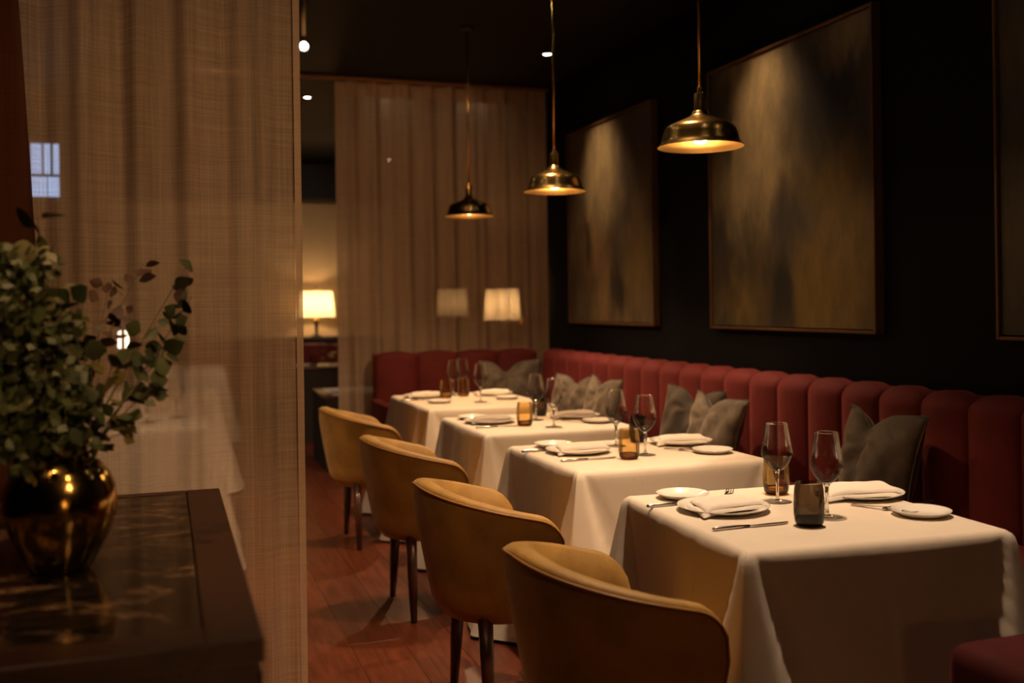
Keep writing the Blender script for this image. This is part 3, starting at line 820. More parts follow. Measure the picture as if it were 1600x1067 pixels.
def proto_knife():
    t = thing('knife', 'proto', 'cutlery', (0, 0, 0), 0, 'table knives')
    h = tube_me('knife_handle', [(-0.118, 0, 0.0045), (-0.112, 0, 0.0045), (-0.05, 0, 0.0045), (-0.005, 0, 0.004)], [0.003, 0.0055, 0.0048, 0.0035], 10); h.materials.append(M['steel']); link('handle', h, None, t)
    outl = [(-0.006, -0.004), (0.02, -0.009), (0.08, -0.010), (0.108, -0.006), (0.119, 0.002), (0.113, 0.0055), (0.05, 0.0065), (-0.006, 0.004)]
    n = len(outl); vs = [(x, y, 0.0045) for x, y in outl] + [(x, y, 0.0025) for x, y in outl]
    fs = [tuple(range(n)), tuple(range(n, 2*n))[::-1]] + [(i, (i+1) % n, n+(i+1) % n, n+i) for i in range(n)]
    b = fix_normals(mesh('knife_blade', vs, fs)); b.materials.append(M['steel']); link('blade', b, None, t); return t

FIRST = {}
def put(kind, maker, loc, rz, label, group):
    if kind not in FIRST:
        o = maker(); FIRST[kind] = o; o.location = loc; o.rotation_euler = (0, 0, rz); o['label'] = label; o['group'] = group; return o
    return dup(FIRST[kind], loc, rz, label, group)

G_PL, G_BR, G_NP = 'dinner plates on the table row', 'bread plates on the table row', 'folded napkins on the dinner plates'
def plate(x, y, label): return tag(link('dinner_plate', plate_me, None, loc=(x, y, TZ)), label, 'plate', G_PL)
def bread(x, y, label): return tag(link('bread_plate', bread_me, None, loc=(x, y, TZ)), label, 'plate', G_BR)
def napkin(x, y, rz, me, label, s=1.0): 
    o = tag(link('napkin', me, None, loc=(x, y, TZ), rot=(0, 0, rz)), label, 'napkin', G_NP); o.scale = (s, s, 1); return o
def wine(x, y, label): return put('wine', proto_wine, (x, y, TZ), 0, label, 'stemmed wine glasses on the table row')
def amber(x, y, label): return put('amber', lambda: proto_tumbler('amber', 'amber_base'), (x, y, TZ), 0, label, 'amber and smoked glass tumblers')
def smoke(x, y, label): return put('smoke', lambda: proto_tumbler('smoke', 'smoke_base'), (x, y, TZ), 0, label, 'amber and smoked glass tumblers')
def fork(x, y, rz, label, dz=0): return put('fork', proto_fork, (x, y, TZ+dz), rz, label, 'table forks')
def knife(x, y, rz, label): return put('knife', proto_knife, (x, y, TZ), rz, label, 'table knives')

# nearest table
plate(1.508, 2.590, 'white dinner plate at the chair side of the nearest table')
napkin(1.512, 2.590, 0.10, nap_a, 'cream folded napkin on the chair-side plate of the nearest table')
bread(1.490, 2.800, 'bare white bread plate behind the left setting of the nearest table')
knife(1.462, 2.368, 0.03, 'steel knife with its tip behind the smoked tumbler, nearest table')
fork(1.62, 2.765, 0.9, 'fork tips showing past the napkin on left of nearest table', 0.0)
knife(1.44, 2.705, 0.0, 'knife half hidden under the left napkin of the nearest table')
plate(2.000, 2.625, 'white dinner plate at the banquette side of the nearest table')
napkin(1.985, 2.625, -0.15, nap_a, 'cream folded napkin on the banquette-side plate of the nearest table', 1.12)
bread(1.972, 2.322, 'bare white bread plate at right front of the nearest table')
fork(1.925, 2.425, -1.15, 'steel fork between the right plates of the nearest table')
knife(2.03, 2.44, 0.25, 'thin steel knife behind the front bread plate of the nearest table')
wine(1.719, 2.637, 'tall clear wine glass before the amber tumbler on the nearest table')
wine(1.722, 2.400, 'clear wine glass standing behind the dark smoked tumbler, nearest table')
smoke(1.612, 2.325, 'dark smoked glass tumbler at the front of the nearest table')
amber(1.785, 2.745, 'amber glass tumbler behind a wine glass on the nearest table')
# second table
plate(1.564, 3.815, 'white dinner plate at the chair side of the second table')
napkin(1.570, 3.815, 0.05, nap_a, 'cream folded napkin on the chair-side plate of the second table')
bread(1.530, 4.005, 'white bread plate peeking out behind the left napkin, second table')
knife(1.525, 3.612, 0.04, 'steel knife in front of the left plate of the second table')
knife(1.47, 3.90, 0.0, 'knife end at the chair-side edge of the second table')
plate(2.060, 3.880, 'white dinner plate at the banquette side of the second table')
napkin(2.055, 3.880, -0.12, nap_a, 'cream folded napkin on the banquette-side plate of the second table')
bread(2.045, 3.590, 'white bread plate at the right edge of the second table')
fork(1.965, 3.68, -1.1, 'steel fork between the right-hand plates of the second table')
knife(2.06, 3.705, 0.2, 'steel knife by the right bread plate of the second table')
wine(1.776, 3.914, 'clear wine glass standing behind the amber tumbler, second table')
wine(1.775, 3.640, 'clear wine glass right of the amber tumbler on the second table')
amber(1.675, 3.574, 'amber glass tumbler at the front of the second table')
smoke(1.915, 3.990, 'smoked glass tumbler half hidden at the back of the second table')
# third table
plate(1.550, 4.955, 'white dinner plate at the chair side of the third table')
napkin(1.555, 4.955, 0.05, nap_b, 'grey folded napkin on the chair-side plate of the third table')
bread(1.515, 5.145, 'white bread plate behind the left plate of the third table')
knife(1.53, 4.75, 0.05, 'steel knife before the left plate of the third table')
plate(2.027, 4.985, 'white dinner plate at the banquette side of the third table')
napkin(2.025, 4.985, -0.1, nap_b, 'grey folded napkin on the banquette-side plate of the third table')
bread(2.045, 4.725, 'white bread plate at the right edge of the third table')
fork(1.955, 4.80, -1.1, 'steel fork between the right-hand plates of the third table')
wine(1.776, 4.640, 'clear wine glass at the front edge of the third table')
wine(1.80, 4.96, 'clear wine glass rising behind the amber tumbler, third table')
amber(1.667, 4.754, 'amber glass tumbler at the front of the third table')
smoke(1.892, 5.150, 'smoked glass tumbler at the back of the third table')
# farthest table
plate(1.584, 6.500, 'white dinner plate at the chair side of the farthest table')
napkin(1.590, 6.500, 0.05, nap_a, 'cream folded napkin on the chair-side plate of the farthest table')
bread(1.585, 6.09, 'small white bread plate at the left front of the farthest table')
knife(1.50, 6.30, 0.1, 'steel knife before the left plate of the farthest table')
plate(2.045, 6.460, 'white dinner plate at the banquette side of the farthest table')
napkin(2.045, 6.460, -0.1, nap_a, 'cream folded napkin on the banquette-side plate of the farthest table')
bread(2.040, 6.150, 'white bread plate at the right edge of the farthest table')
wine(1.826, 6.022, 'clear wine glass right of the tumblers on the farthest table')
wine(1.80, 6.55, 'clear wine glass left of the others, behind the farthest table\'s tumbler')
wine(1.895, 6.66, 'middle wine glass at the back of the farthest table')
amber(1.701, 6.371, 'amber glass tumbler left of centre on the farthest table')
amber(1.84, 6.45, 'amber glass tumbler between two wine glasses, farthest table')

# ------------------------------------------------------------------ tub chairs (local +x is the way the sitter faces)
def chair_shell():
    HW, AX, RB = 0.285, 0.155, 0.285        # half width, arm reach, back radius
    path = []                                # (x, y, nx, ny, s) along the U from the +y arm round the back to the -y arm
    na, nb_ = 9, 29
    for k in range(na): path.append((AX*(1-k/na), HW, 0, 1))
    for k in range(nb_):
        a = PI/2 + PI*k/(nb_-1)
        path.append((RB*math.cos(a)*0.98, RB*math.sin(a), math.cos(a), math.sin(a)))
    for k in range(1, na+1): path.append((AX*k/na, -HW, 0, -1))
    n = len(path)
    ss = [0.0]
    for k in range(1, n): ss.append(ss[-1]+math.hypot(path[k][0]-path[k-1][0], path[k][1]-path[k-1][1]))
    L = ss[-1]
    ZB, ZBK, ZARM = 0.335, 0.775, 0.655
    def top(k):
        c = abs(ss[k]/L-0.5)*2               # 0 at the back centre, 1 at the arm front
        h = ZBK - (ZBK-ZARM)*(c**1.35)
        d = min(ss[k], L-ss[k]); r = 0.10
        if d < r: h -= (r-math.sqrt(max(0, r*r-(r-d)**2)))*1.0
        return h
    def thick(k):
        d = min(ss[k], L-ss[k]); c = abs(ss[k]/L-0.5)*2
        t = 0.062 - 0.012*c
        return t
    def scale(z): return 0.735 + 0.265*max(0, min(1, (z-ZB)/(0.70-ZB)))**0.75
    outer, inner, pipe = [], [], []
    NO, NI = 9, 10
    for k, (x, y, nx, ny) in enumerate(path):
        h = top(k); t = thick(k)
        col_o = []
        for q in range(NO):
            z = ZB + (h-0.012-ZB)*q/(NO-1); s = scale(z)
            if q == 0: col_o.append((x*s-nx*0.02, y*s-ny*0.02, z-0.0)); continue
            col_o.append((x*s, y*s, z))
        outer.append(col_o)
        s = scale(h-0.012); bx, by = x*s, y*s
        pipe.append((bx+nx*0.001, by+ny*0.001, h-0.010))
        ci = [(bx-nx*0.002, by-ny*0.002, h-0.010)]
        for q in range(1, 6):                # rolled top
            a = PI*q/6
            ci.append((bx-nx*(t*0.5-t*0.5*math.cos(a)), by-ny*(t*0.5-t*0.5*math.cos(a)), h-0.010+0.016*math.sin(a)))
        zs = 0.40
        for q in range(1, 6):                # down the inside
            f = q/5; z = (h-0.012)*(1-f)+zs*f
            si = scale(z); bulge = 0.018*math.sin(PI*min(1, f*1.2))
            xx = x*si-nx*(t+bulge); yy = y*si-ny*(t+bulge)
            ci.append((xx, yy, min(z, h)))
        inner.append(ci)
    def strip(cols):
        m_ = len(cols[0]); vs = [v for c in cols for v in c]; fs = []
        for i in range(len(cols)-1):
            for j in range(m_-1): fs.append((i*m_+j, (i+1)*m_+j, (i+1)*m_+j+1, i*m_+j+1))
        return vs, fs, m_
    vo, fo, mo = strip(outer)
    # closed underside
    c0 = len(vo); ring_ = [i*mo for i in range(n)]
    vo.append((0.0, 0.0, ZB-0.004))
    for i in range(n-1): fo.append((ring_[i+1], ring_[i], c0))
    o_me = fix_normals(mesh('chair_outer', vo, fo, True))
    vi, fi, mi = strip(inner)
    # arm fronts: join inner and outer columns at both ends
    for e, ci in ((0, inner[0]), (n-1, inner[-1])):
        co = outer[e]
        b = len(vi); vi += co
        idx_o = [b+q for q in range(len(co))]; idx_i = [e*mi+q for q in range(mi)]
        fi.append(tuple(idx_o + idx_i))
    i_me = fix_normals(mesh('chair_inner', vi, fi, True))
    for p in i_me.polygons[-2:]: p.use_smooth = False
    full = pipe
    lo = [(c[0], c[1], c[2]) for c in outer[0][::2]]; hi = [(c[0], c[1], c[2]) for c in outer[-1][-2::-2]]
    pp = [lo[0]] + lo[1:-1] + full + hi
    p_me = tube_me('chair_piping', pp, 0.0042, 6)
    return o_me, i_me, p_me

def proto_chair():
    t = thing('tub_chair', 'proto', 'chair', (0, 0, 0), 0, 'mustard tub chairs along the table row')
    o_me, i_me, p_me = chair_shell()
    link('outer_shell', o_me, M['mustard'], t); link('inner_back', i_me, M['mustard'], t); link('piping', p_me, M['mustard_piping'], t)
    def seat(u, v):
        a = 2*PI*u; r = [1.0, 1.0, 0.97, 0.85, 0.5, 0.0][min(5, int(round(v*5)))]
        z = [0.385, 0.43, 0.455, 0.468, 0.474, 0.476][min(5, int(round(v*5)))]
        c, s = math.cos(a), math.sin(a); q = 1.0/max(abs(c), abs(s))**0.55
        return (0.215*r*c*q*0.92+0.02, 0.205*r*s*q*0.92, z)
    link('seat_cushion', fix_normals(grid_me('chair_seat', seat, 36, 6, wrap_u=True)), M['mustard'], t)
    for (a, b, c, d) in ((-0.095, 0.155, -0.10, 0.215), (-0.095, -0.155, -0.10, -0.215), (0.13, 0.165, 0.19, 0.205), (0.13, -0.165, 0.19, -0.205)):
        link('leg', tube_me('chair_leg', [(a, b, 0.36), ((a+c)/2, (b+d)/2, 0.18), (c, d, 0.0)], [0.025, 0.021, 0.0135], 14), M['leg_wood'], t)
    return t
CH = [(1.035, 2.27, 0.02, 'mustard velvet tub chair nearest the camera at the bottom edge'),
      (1.045, 3.27, 0.0, 'mustard velvet tub chair, second from the camera, whole outer back in view'),
      (1.085, 4.48, 0.0, 'mustard velvet tub chair, third from camera, dark legs in full view'),
      (1.10, 5.86, 0.0, 'mustard velvet tub chair farthest from the camera, beside back curtain')]
for (x, y, rz, lab) in CH: put('chair', proto_chair, (x, y, 0), rz, lab, 'mustard tub chairs along the table row')

# ------------------------------------------------------------------ pendants
def proto_pendant():
    t = thing('pendant_lamp', 'proto', 'lamp', (0, 0, 0), 0, 'brass dome pendants over the tables')
    outp = [(0.161, 0.0), (0.1595, 0.0035), (0.1500, 0.014), (0.1450, 0.024), (0.1400, 0.045), (0.1330, 0.066), (0.1260, 0.076), (0.1150, 0.083), (0.0600, 0.106), (0.0400, 0.116), (0.0300, 0.126), (0.0290, 0.134), (0.0225, 0.136)]
    sh = lathe_me('dome', outp, 56); sh.materials.append(M['brass']); sm = link('dome_shade', sh, None, t)
    inp = [(0.1608, -0.0004), (0.1480, 0.0125), (0.1425, 0.024), (0.1375, 0.045), (0.1300, 0.064), (0.113, 0.080), (0.058, 0.103), (0.030, 0.112), (0.0, 0.113)]
    il = lathe_me('lining', inp, 56); il.materials.append(M['brass_inner']); link('inner_lining', il, None, sm)
    nk = lathe_me('neck', [(0.0225, 0.134), (0.0225, 0.196), (0.0205, 0.203), (0.0105, 0.204), (0.0100, 0.222), (0.0085, 0.2255), (0.0, 0.2255)], 28, True, 40); nk.materials.append(M['brass']); link('neck', nk, None, t)
    rd = tube_me('rod', [(0, 0, 0.222), (0, 0, CEIL-1.93-0.012)], 0.0058, 12); rd.materials.append(M['brass']); link('rod', rd, None, t)
    cp = lathe_me('canopy', [(0.0, CEIL-1.93-0.022), (0.012, CEIL-1.93-0.022), (0.045, CEIL-1.93-0.010), (0.05, CEIL-1.93), (0.0, CEIL-1.93)], 28); cp.materials.append(M['black']); link('canopy', cp, None, t)
    bl = lathe_me('bulb', [(0.0, 0.012), (0.018, 0.016), (0.027, 0.03), (0.027, 0.04), (0.016, 0.066), (0.013, 0.11), (0.0, 0.11)], 20); bl.materials.append(M['bulb']); link('bulb', bl, None, t)
    return t
PEND = [(1.915, 3.42, 0.55, 96, 'large-looking brass dome pendant nearest the camera, before the big painting'),
        (1.925, 4.97, 0.9, 138, 'middle brass dome pendant of the three hanging over the tables'),
        (1.905, 6.48, 1.35, 146, 'farthest brass dome pendant, hanging before the back curtain')]
for (x, y, pw, cone, lab) in PEND:
    put('pendant', proto_pendant, (x, y, 1.93), 0, lab, 'brass dome pendants over the tables')
    point('pendant_glow', (x, y, 1.9385), 2.2, WARM, 0.010)
    spot('pendant_beam', (x, y, 1.937), (x, y, 0), P_PEND*pw, cone, 0.6, WARM, 0.025)

# ------------------------------------------------------------------ paintings
def painting(name, y_far, y_near, z0, z1, m, lab):
    t = thing(name, lab, 'painting', (XR-0.001, (y_far+y_near)/2, (z0+z1)/2), 0, 'abstract canvases on the navy wall')
    hw, hh = (y_far-y_near)/2, (z1-z0)/2; dp = 0.045; fw = 0.014
    # canvas block with UV: u 0 at the far end
    vs = [(-dp+0.008, hw-fw-0.006, -hh+fw+0.006), (-dp+0.008, -hw+fw+0.006, -hh+fw+0.006), (-dp+0.008, -hw+fw+0.006, hh-fw-0.006), (-dp+0.008, hw-fw-0.006, hh-fw-0.006)]
    vs += [(0, v[1], v[2]) for v in vs]
    fs = [(0, 1, 2, 3), (4, 7, 6, 5), (0, 4, 5, 1), (1, 5, 6, 2), (2, 6, 7, 3), (3, 7, 4, 0)]
    me = mesh('canvas', vs, fs); uv = me.uv_layers.new(name='UVMap')
    U = {0: (0, 0), 1: (1, 0), 2: (1, 1), 3: (0, 1)}
    for p in me.polygons:
        for li in p.loop_indices: uv.data[li].uv = U[me.loops[li].vertex_index % 4]
    fix_normals(me)
    link('canvas', me, m, t)
    for (a, b, c, d) in ((hw-fw, hw, -hh, hh), (-hw, -hw+fw, -hh, hh), (-hw+fw, hw-fw, hh-fw, hh), (-hw+fw, hw-fw, -hh, -hh+fw)):
        link('frame_rail', box_me('frame_rail', -dp-0.006, 0, a, b, c, d, 0.002, 1), M['frame'], t)
    return t
painting('framed_painting', 7.60, 6.10, 1.19, 2.69, M['canvas_far'], 'smaller-looking framed abstract painting beside the back curtain, amber streaks')
painting('framed_painting', 5.36, 3.87, 1.19, 2.70, M['canvas_near'], 'large framed abstract painting of smoke and olive behind the nearest pendant')
painting('framed_painting', 3.16, 1.66, 1.185, 2.70, M['canvas_edge'], 'dark framed painting cut off by the right edge of the picture')

# ------------------------------------------------------------------ console with vase and foliage
cs = thing('console_table', 'dark wood console with inset marble top in the left foreground', 'console', (0, 0, 0))
CX0, CX1, CY0, CY1, CZ = -0.62, 0.135, 1.585, 2.955, 0.85
bw = 0.085
link('marble_top', box_me('marble_top', CX0+bw+0.002, CX1-bw-0.002, CY0+bw+0.002, CY1-0.032, CZ-0.03, CZ-0.003, 0.001, 1), M['marble'], cs)
for (a, b, c, d) in ((CX0, CX0+bw, CY0, CY1), (CX1-bw, CX1, CY0, CY1), (CX0+bw, CX1-bw, CY0, CY0+bw), (CX0+bw, CX1-bw, CY1-0.03, CY1)):
    link('top_border', box_me('top_border', a, b, c, d, CZ-0.035, CZ, 0.002, 1), M['console_wood'], cs)
link('carcass', box_me('carcass', CX0+0.01, CX1-0.012, CY0+0.012, CY1-0.01, 0.06, CZ-0.035, 0.003, 1), M['console_wood'], cs)
for k in range(2):
    d = link('door', box_me('door', CX1-0.013, CX1-0.001, CY0+0.03+k*0.66, CY0+0.68+k*0.66, 0.09, CZ-0.06, 0.002, 1), M['console_wood'], cs)
    link('handle', box_me('handle', CX1-0.002, CX1+0.010, CY0+0.60+k*0.12, CY0+0.612+k*0.12, 0.42, 0.56, 0.002, 1), M['brass'], d)
link('plinth', box_me('plinth', CX0+0.04, CX1-0.05, CY0+0.05, CY1-0.04, 0.0, 0.06), M['black'], cs)

VX, VY, VZ = -0.198, 2.165, CZ-0.003
vase = thing('bronze_vase', 'round dark bronze vase holding foliage on the console', 'vase', (VX, VY, VZ))
vp = [(0.0, 0.0), (0.052, 0.0), (0.056, 0.004), (0.070, 0.030), (0.090, 0.070), (0.1015, 0.105), (0.1045, 0.130), (0.101, 0.158), (0.090, 0.186), (0.072, 0.207), (0.054, 0.217), (0.046, 0.221), (0.043, 0.228), (0.045, 0.234)]
link('vase_body', lathe_me('vase_body', vp, 56), M['vase_brass'], vase)
link('vase_lining', lathe_me('vase_lining', [(0.045, 0.234), (0.040, 0.230), (0.041, 0.222), (0.060, 0.205), (0.08, 0.15), (0.05, 0.02), (0.0, 0.01)], 32), M['black'], vase)

fo = thing('foliage_arrangement', 'loose bunch of leafy olive and russet branches in the bronze vase', 'plant', (VX, VY, VZ+0.225))
BASE = Vector((VX, VY, VZ+0.225))
def leaf_me(name, w, l, cup, seed):
    vs, fs = [], []
    prof = [0.0, 0.55, 0.9, 1.0, 0.85, 0.5, 0.0]; n = len(prof)
    for i, p in enumerate(prof):
        y = l*i/(n-1)
        for s in (-1, 0, 1):
            vs.append((s*w/2*p, y, (abs(s)*cup*p) - 0.25*cup*(i/(n-1))**2*4))
    for i in range(n-1):
        for s in range(2): fs.append((i*3+s, i*3+s+1, (i+1)*3+s+1, (i+1)*3+s))
    return mesh(name, vs, fs, True)
leafs = {}
for mk in ('leaf_green', 'leaf_red', 'leaf_pale', 'leaf_yellow'):
    leafs[mk] = []
    for q, (w, l) in enumerate(((0.034, 0.036), (0.027, 0.034), (0.038, 0.038))):
        me = leaf_me(mk, w, l, 0.003, q); me.materials.append(M[mk]); leafs[mk].append(me)
lr = random.Random(12)
NLEAF = [0]
def branch(end, mk, nleaf, bend=0.05, start=0.25, size=1.0, mid=None, twigs=0, rad=0.0022, alt=None):
    end = Vector(end); a = BASE + Vector((lr.uniform(-.02, .02), lr.uniform(-.02, .02), -0.08))
    m1 = Vector(mid) if mid else a.lerp(end, 0.5) + Vector((lr.uniform(-bend, bend), lr.uniform(-bend, bend), lr.uniform(0, bend)))
    pts = []
    for k in range(13):
        t = k/12; pts.append(a*(1-t)**2 + m1*2*t*(1-t) + end*t*t)
    loc = [p - BASE for p in pts]
    b = link('branch', tube_me('branch', loc, [rad*(1-0.6*k/12) for k in range(13)], 6), M['twig'], fo)
    for k in range(nleaf):
        t = start + (1-start)*(k+lr.random()*0.6)/nleaf
        t = min(t, 1.0); p = (a*(1-t)**2 + m1*2*t*(1-t) + end*t*t) - BASE
        d = Vector((lr.gauss(0, 1), lr.gauss(0, 1), lr.gauss(0.15, 0.9))).normalized()
        p2 = p + d*lr.uniform(0.004, 0.016)
        q = d.to_track_quat('Y', 'Z').to_euler(); q.rotate_axis('Y', lr.uniform(0, 6.28))
        mm = alt if (alt and lr.random() < 0.3) else mk
        o = link('leaf', lr.choice(leafs[mm]), None, b, loc=p2, rot=q)
        s = size*lr.uniform(0.75, 1.25); o.scale = (s, s, s); NLEAF[0] += 1
    return b
# loose branches reaching right
branch((0.046, 2.35, 1.443), 'leaf_green', 14, start=0.50, size=1.05, mid=(-0.10, 2.27, 1.20), alt='leaf_red')
branch((0.054, 2.30, 1.375), 'leaf_green', 16, start=0.45, size=1.05, mid=(-0.06, 2.24, 1.19))
branch((0.030, 2.28, 1.300), 'leaf_green', 15, start=0.50, size=1.0, mid=(-0.08, 2.2, 1.17))
branch((-0.045, 2.40, 1.450), 'leaf_red', 14, start=0.55, size=0.9, mid=(-0.15, 2.3, 1.25))
branch((-0.115, 2.40, 1.405), 'leaf_red', 14, start=0.50, size=0.85)
branch((-0.019, 2.20, 1.195), 'leaf_green', 15, start=0.40, size=0.95, mid=(-0.1, 2.15, 1.14))
branch((-0.055, 2.15, 1.105), 'leaf_yellow', 9, start=0.45, size=0.85, mid=(-0.13, 2.15, 1.12))
# dense left mass
branch((-0.235, 2.20, 1.535), 'leaf_pale', 17, start=0.45, size=1.2)
branch((-0.195, 2.15, 1.500), 'leaf_pale', 16, start=0.45, size=1.15, alt='leaf_green')
branch((-0.290, 2.10, 1.470), 'leaf_pale', 16, start=0.40, size=1.2)
branch((-0.310, 2.12, 1.370), 'leaf_pale', 15, start=0.40, size=1.2, alt='leaf_green')
branch((-0.180, 2.20, 1.375), 'leaf_green', 16, start=0.35, size=1.1)
branch((-0.150, 2.20, 1.270), 'leaf_green', 15, start=0.30, size=1.1)
branch((-0.100, 2.15, 1.245), 'leaf_green', 14, start=0.35, size=1.0, alt='leaf_yellow')
branch((-0.260, 2.18, 1.290), 'leaf_green', 15, start=0.30, size=1.15, alt='leaf_pale')
branch((-0.320, 2.12, 1.200), 'leaf_green', 14, start=0.30, size=1.15)
branch((-0.230, 2.10, 1.200), 'leaf_green', 14, start=0.30, size=1.1)
branch((-0.130, 2.10, 1.170), 'leaf_green', 13, start=0.30, size=1.0)
branch((-0.280, 2.06, 1.130), 'leaf_green', 12, start=0.30, size=1.1)
# fine inner leaves nobody could count
V, F = [], []
for k in range(2200):
    c = Vector((lr.gauss(-0.055, 0.052), lr.gauss(0.0, 0.055), 0.0)); hgt = lr.uniform(-0.01, 0.40); c.z = hgt
    c.x -= 0.05*hgt; w = 1.0 if hgt < 0.28 else 0.55
    c.x *= w; c.x += (-0.035 if hgt > 0.28 else 0)
    d = Vector((lr.gauss(0, 1), lr.gauss(0, 1), lr.gauss(0, 1))).normalized(); e = d.orthogonal().normalized()
    l, wd = lr.uniform(0.018, 0.032), lr.uniform(0.014, 0.024)
    b = len(V); V += [c-d*l/2, c+e*wd/2, c+d*l/2, c-e*wd/2]; F.append((b, b+1, b+2, b+3))
ob = link('small_leaves', mesh('small_leaves', V, F, True), M['leaf_green'], fo); ob['kind'] = 'stuff'

# ------------------------------------------------------------------ far room: banquette, lamps, tables
fb = thing('banquette', 'red velvet banquette against the far tan wall under the table lamp', 'bench', (0, 0, 0))
FW = 0.56
fm_ = channel_me('far_panel', FW, 0.16, 0.40, 0.90, 0.05, 0.02); fm_.materials.append(M['red'])
for a in range(10): link('back_panel', fm_, None, fb, loc=(-2.55 + (a+1)*FW, 12.72, 0), rot=(0, 0, PI))
link('seat_cushion', box_me('seat_cushion', -2.55, 2.9, 11.98, 12.55, 0.28, 0.45, 0.04, 3), M['red'], fb)
link('back_ledge', box_me('back_ledge', -2.55, 3.09, 12.72, 13.38, 0.0, 0.965, 0.01, 2), M['dark_cloth'], fb)
# continuation of the wall banquette beyond the back curtain
fr = thing('banquette', 'red channelled banquette glimpsed through the back curtain along the wall', 'bench', (0, 0, 0))
ych = 12.4
while ych - CW > 8.35:
    link('channel', chm, None, fr, loc=(3.08, ych - CW, 0), rot=(0, 0, PI/2)); ych -= CW
link('seat_cushion', box_me('seat_cushion', 2.36, 2.92, 8.45, 11.9, 0.28, 0.45, 0.04, 3), M['red'], fr)

def table_lamp(x, y, z, lab, s=1.0):
    t = thing('table_lamp', lab, 'lamp', (x, y, z))
    link('base', lathe_me('lamp_base', [(0.0, 0.0), (0.07*s, 0.0), (0.07*s, 0.012), (0.02, 0.03), (0.017, 0.05), (0.026, 0.17*s), (0.018, 0.19*s), (0.0, 0.19*s)], 24), M['black'], t)
    link('neck', lathe_me('lamp_neck', [(0.0, 0.185*s), (0.03, 0.19*s), (0.052, 0.205*s), (0.04, 0.225*s), (0.02, 0.24*s), (0.014, 0.30*s), (0.0, 0.30*s)], 24), M['brass'], t)
    sh = link('lamp_shade', lathe_me('lamp_shade', [(0.235*s, 0.250*s), (0.205*s, 0.575*s)], 40), M['shade'], t)
    link('finial', lathe_me('finial', [(0.0, 0.575*s), (0.008, 0.58*s), (0.013, 0.60*s), (0.006, 0.62*s), (0.0, 0.625*s)], 16), M['brass'], sh)
    point('lamp_bulb', (x, y, z+0.42*s), P_LAMP, WARM, 0.04)
    return t
table_lamp(1.80, 13.02, 0.967, 'lit table lamp with cream drum shade against the far tan wall')

def sconce(x, y, z, lab, k=1.0, sm='shade'):
    t = thing('wall_sconce', lab, 'lamp', (x, y, z), 0, 'shaded wall lights behind the back curtain')
    link('lamp_shade', lathe_me('sc_shade', [(0.165, -0.14), (0.15, 0.14)], 36), M[sm], t)
    link('wall_arm', tube_me('sc_arm', [(0, 0, -0.10), (0, 0, -0.17), (XR-x, 0, -0.17)], 0.01, 8), M['brass'], t)
    link('back_plate', lathe_me('sc_plate', [(0.0, 0.0), (0.05, 0.0), (0.05, 0.015), (0.0, 0.015)], 24), M['brass'], t, loc=(XR-x-0.001, 0, -0.17), rot=(0, -PI/2, 0))
    point('sconce_bulb', (x, y, z), P_SCONCE*k, WARM, 0.035)
sconce(2.90, 8.85, 1.345, 'bright shaded wall light glowing through the right of the back curtain', 1.2, 'shade_dim')
sconce(2.90, 10.55, 1.375, 'dimmer shaded wall light glowing through the middle of the back curtain', 0.28, 'shade_dim')

# far-room tables
def plain_table(x0, x1, y0, y1, z, m, lab, cloth_lab=None):
    if m == 'cloth':
        cl = link('tablecloth', cloth_me('tablecloth_far', x0, x1, y0, y1, z, z-0.015, int(x0*100+y0*10)), M['cloth'])
        return tag(cl, lab, 'tablecloth')
    t = thing('dining_table', lab, 'table', (0, 0, 0))
    link('tabletop', box_me('far_top', x0, x1, y0, y1, z-0.03, z, 0.006, 2), M['leg_wood'], t)
    link('skirt', box_me('far_skirt', x0+0.01, x1-0.01, y0+0.01, y1-0.01, 0.0, z-0.03, 0.004, 1), M['dark_cloth'], t)
    return t
plain_table(1.10, 2.25, 10.30, 10.95, 0.75, 'wood', 'dark skirted table below the lit lamp in the far room')
plain_table(1.22, 2.05, 8.42, 9.20, 0.62, 'wood', 'low dark table at the left foot of the back curtain')
tag(link('table_runner', box_me('runner', 1.30, 2.0, 8.44, 9.15, 0.6205, 0.6235, 0.001, 1), M['napkin']), 'pale cloth runner on the low dark table behind the back curtain', 'cloth')
dup(FIRST['wine'], (1.50, 10.42, TZ), 0, 'wine glass on the dark skirted table in the far room', 'glassware in the far room')
dup(FIRST['amber'], (1.42, 10.50, TZ), 0, 'amber glass on the dark skirted table in the far room', 'glassware in the far room')
for (x, y, lab) in ((1.75, 10.5, 'leftmost veiled wine glass on the far skirted table'), (1.95, 10.42, 'middle veiled wine glass on the far skirted table'), (2.1, 10.6, 'rightmost veiled wine glass on the far skirted table')):
    dup(FIRST['wine'], (x, y, TZ), 0, lab, 'glassware in the far room')
tag(link('dinner_plate', plate_me, None, loc=(1.32, 10.45, TZ)), 'white plate at the left of the far skirted table', 'plate')
tag(link('dinner_plate', plate_me, None, loc=(1.43, 8.62, 0.624)), 'white plate on the low table at the curtain edge', 'plate')
tag(link('bread_plate', bread_me, None, loc=(1.75, 8.66, 0.624)), 'small white plate on the low table, veiled by the curtain', 'plate')
dup(FIRST['wine'], (1.82, 8.72, 0.624), 0, 'wine glass on the low table, veiled by the back curtain', 'glassware in the far room')
fl = thing('flower_posy', 'small yellow posy in a glass on the far skirted table', 'flowers', (1.60, 10.48, TZ))
link('posy_glass', lathe_me('posy_glass', [(0.03, 0.07), (0.032, 0.04), (0.026, 0.0), (0.0, 0.0)], 20), M['glass'], fl)
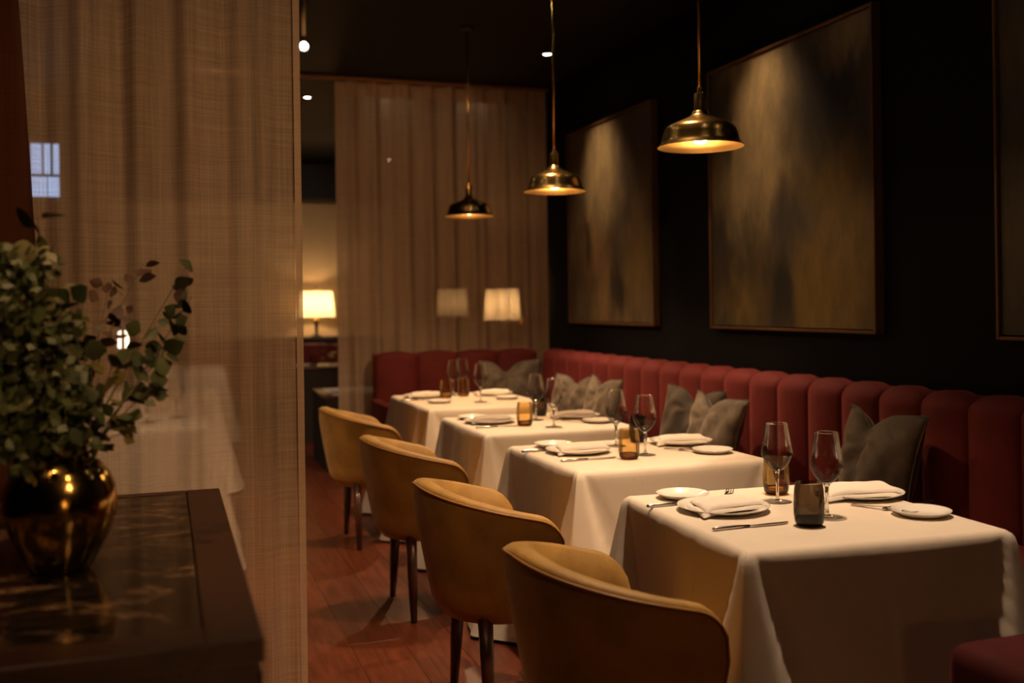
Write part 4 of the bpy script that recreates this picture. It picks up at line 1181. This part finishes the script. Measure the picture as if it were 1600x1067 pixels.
for k in range(9):
    a = k*2.4; r_ = 0.012*math.sqrt(k)
    link('blossom', lathe_me('blossom', [(0.0, 0.0), (0.012, 0.004), (0.017, 0.014), (0.010, 0.022), (0.0, 0.02)], 10), M['flower'], fl, loc=(r_*math.cos(a), r_*math.sin(a), 0.075+0.02*(k % 3)))

# lounge tables seen only through the front sheer curtain
plain_table(-0.55, 0.20, 5.45, 6.20, 0.75, 'cloth', 'white-clothed table glimpsed low through the front sheer curtain')
plain_table(-0.45, 0.35, 7.80, 8.70, 0.75, 'cloth', 'white-clothed table glimpsed through the middle of the front curtain')
plain_table(-0.30, 0.55, 10.6, 11.4, 0.75, 'cloth', 'white-clothed table far behind the front sheer curtain')
for (x, y, lab) in ((-0.1, 5.7, 'left wine glass on the nearest clothed table behind the front curtain'), (0.05, 5.9, 'right wine glass on the nearest clothed table behind the front curtain'),
                    (0.1, 8.2, 'right wine glass on the clothed table with the lantern'), (-0.1, 8.1, 'left wine glass beside the glowing lantern behind the curtain'),
                    (0.2, 10.9, 'right wine glass on the farthest clothed table behind the front curtain'), (0.0, 10.8, 'left wine glass on the farthest clothed table behind the front curtain')):
    dup(FIRST['wine'], (x, y, TZ), 0, lab, 'glassware behind the front curtain')
lt = thing('candle_lantern', 'tall glowing lantern glinting through the front sheer curtain beside the foliage', 'lantern', (-0.30, 8.15, 0.7505))
link('lantern_base', box_me('lantern_base', -0.07, 0.07, -0.07, 0.07, 0.0, 0.03, 0.003, 1), M['black'], lt)
link('lantern_roof', box_me('lantern_roof', -0.07, 0.07, -0.07, 0.07, 0.47, 0.50, 0.003, 1), M['black'], lt)
for (a, b) in ((-0.062, -0.062), (0.062, -0.062), (-0.062, 0.062), (0.062, 0.062)):
    link('lantern_post', box_me('lantern_post', a-0.006, a+0.006, b-0.006, b+0.006, 0.03, 0.47), M['black'], lt)
link('lantern_bar', box_me('lantern_bar', -0.012, 0.012, -0.068, -0.058, 0.03, 0.47), M['black'], lt)
link('flame', lathe_me('flame', [(0.0, 0.30), (0.038, 0.31), (0.04, 0.36), (0.036, 0.43), (0.0, 0.45)], 16), M['flame'], lt)

# ------------------------------------------------------------------ behind the camera: a standing lamp added as front fill
fl_ = thing('fill_lamp', 'standing fill lamp with a drum shade, added unseen behind the camera', 'lamp', (0.60, -1.15, 0))
link('base', lathe_me('fl_base', [(0.0, 0.0), (0.14, 0.0), (0.14, 0.015), (0.02, 0.03), (0.0, 0.03)], 28), M['black'], fl_)
link('pole', tube_me('fl_pole', [(0, 0, 0.02), (0, 0, 1.02)], 0.011, 10), M['brass'], fl_)
link('lamp_shade', lathe_me('fl_shade', [(0.20, 0.98), (0.165, 1.30)], 36), M['shade_dim'], fl_)
point('fill_lamp_bulb', (0.60, -1.15, 1.15), P_FRONT_FILL, WARM, 0.05)
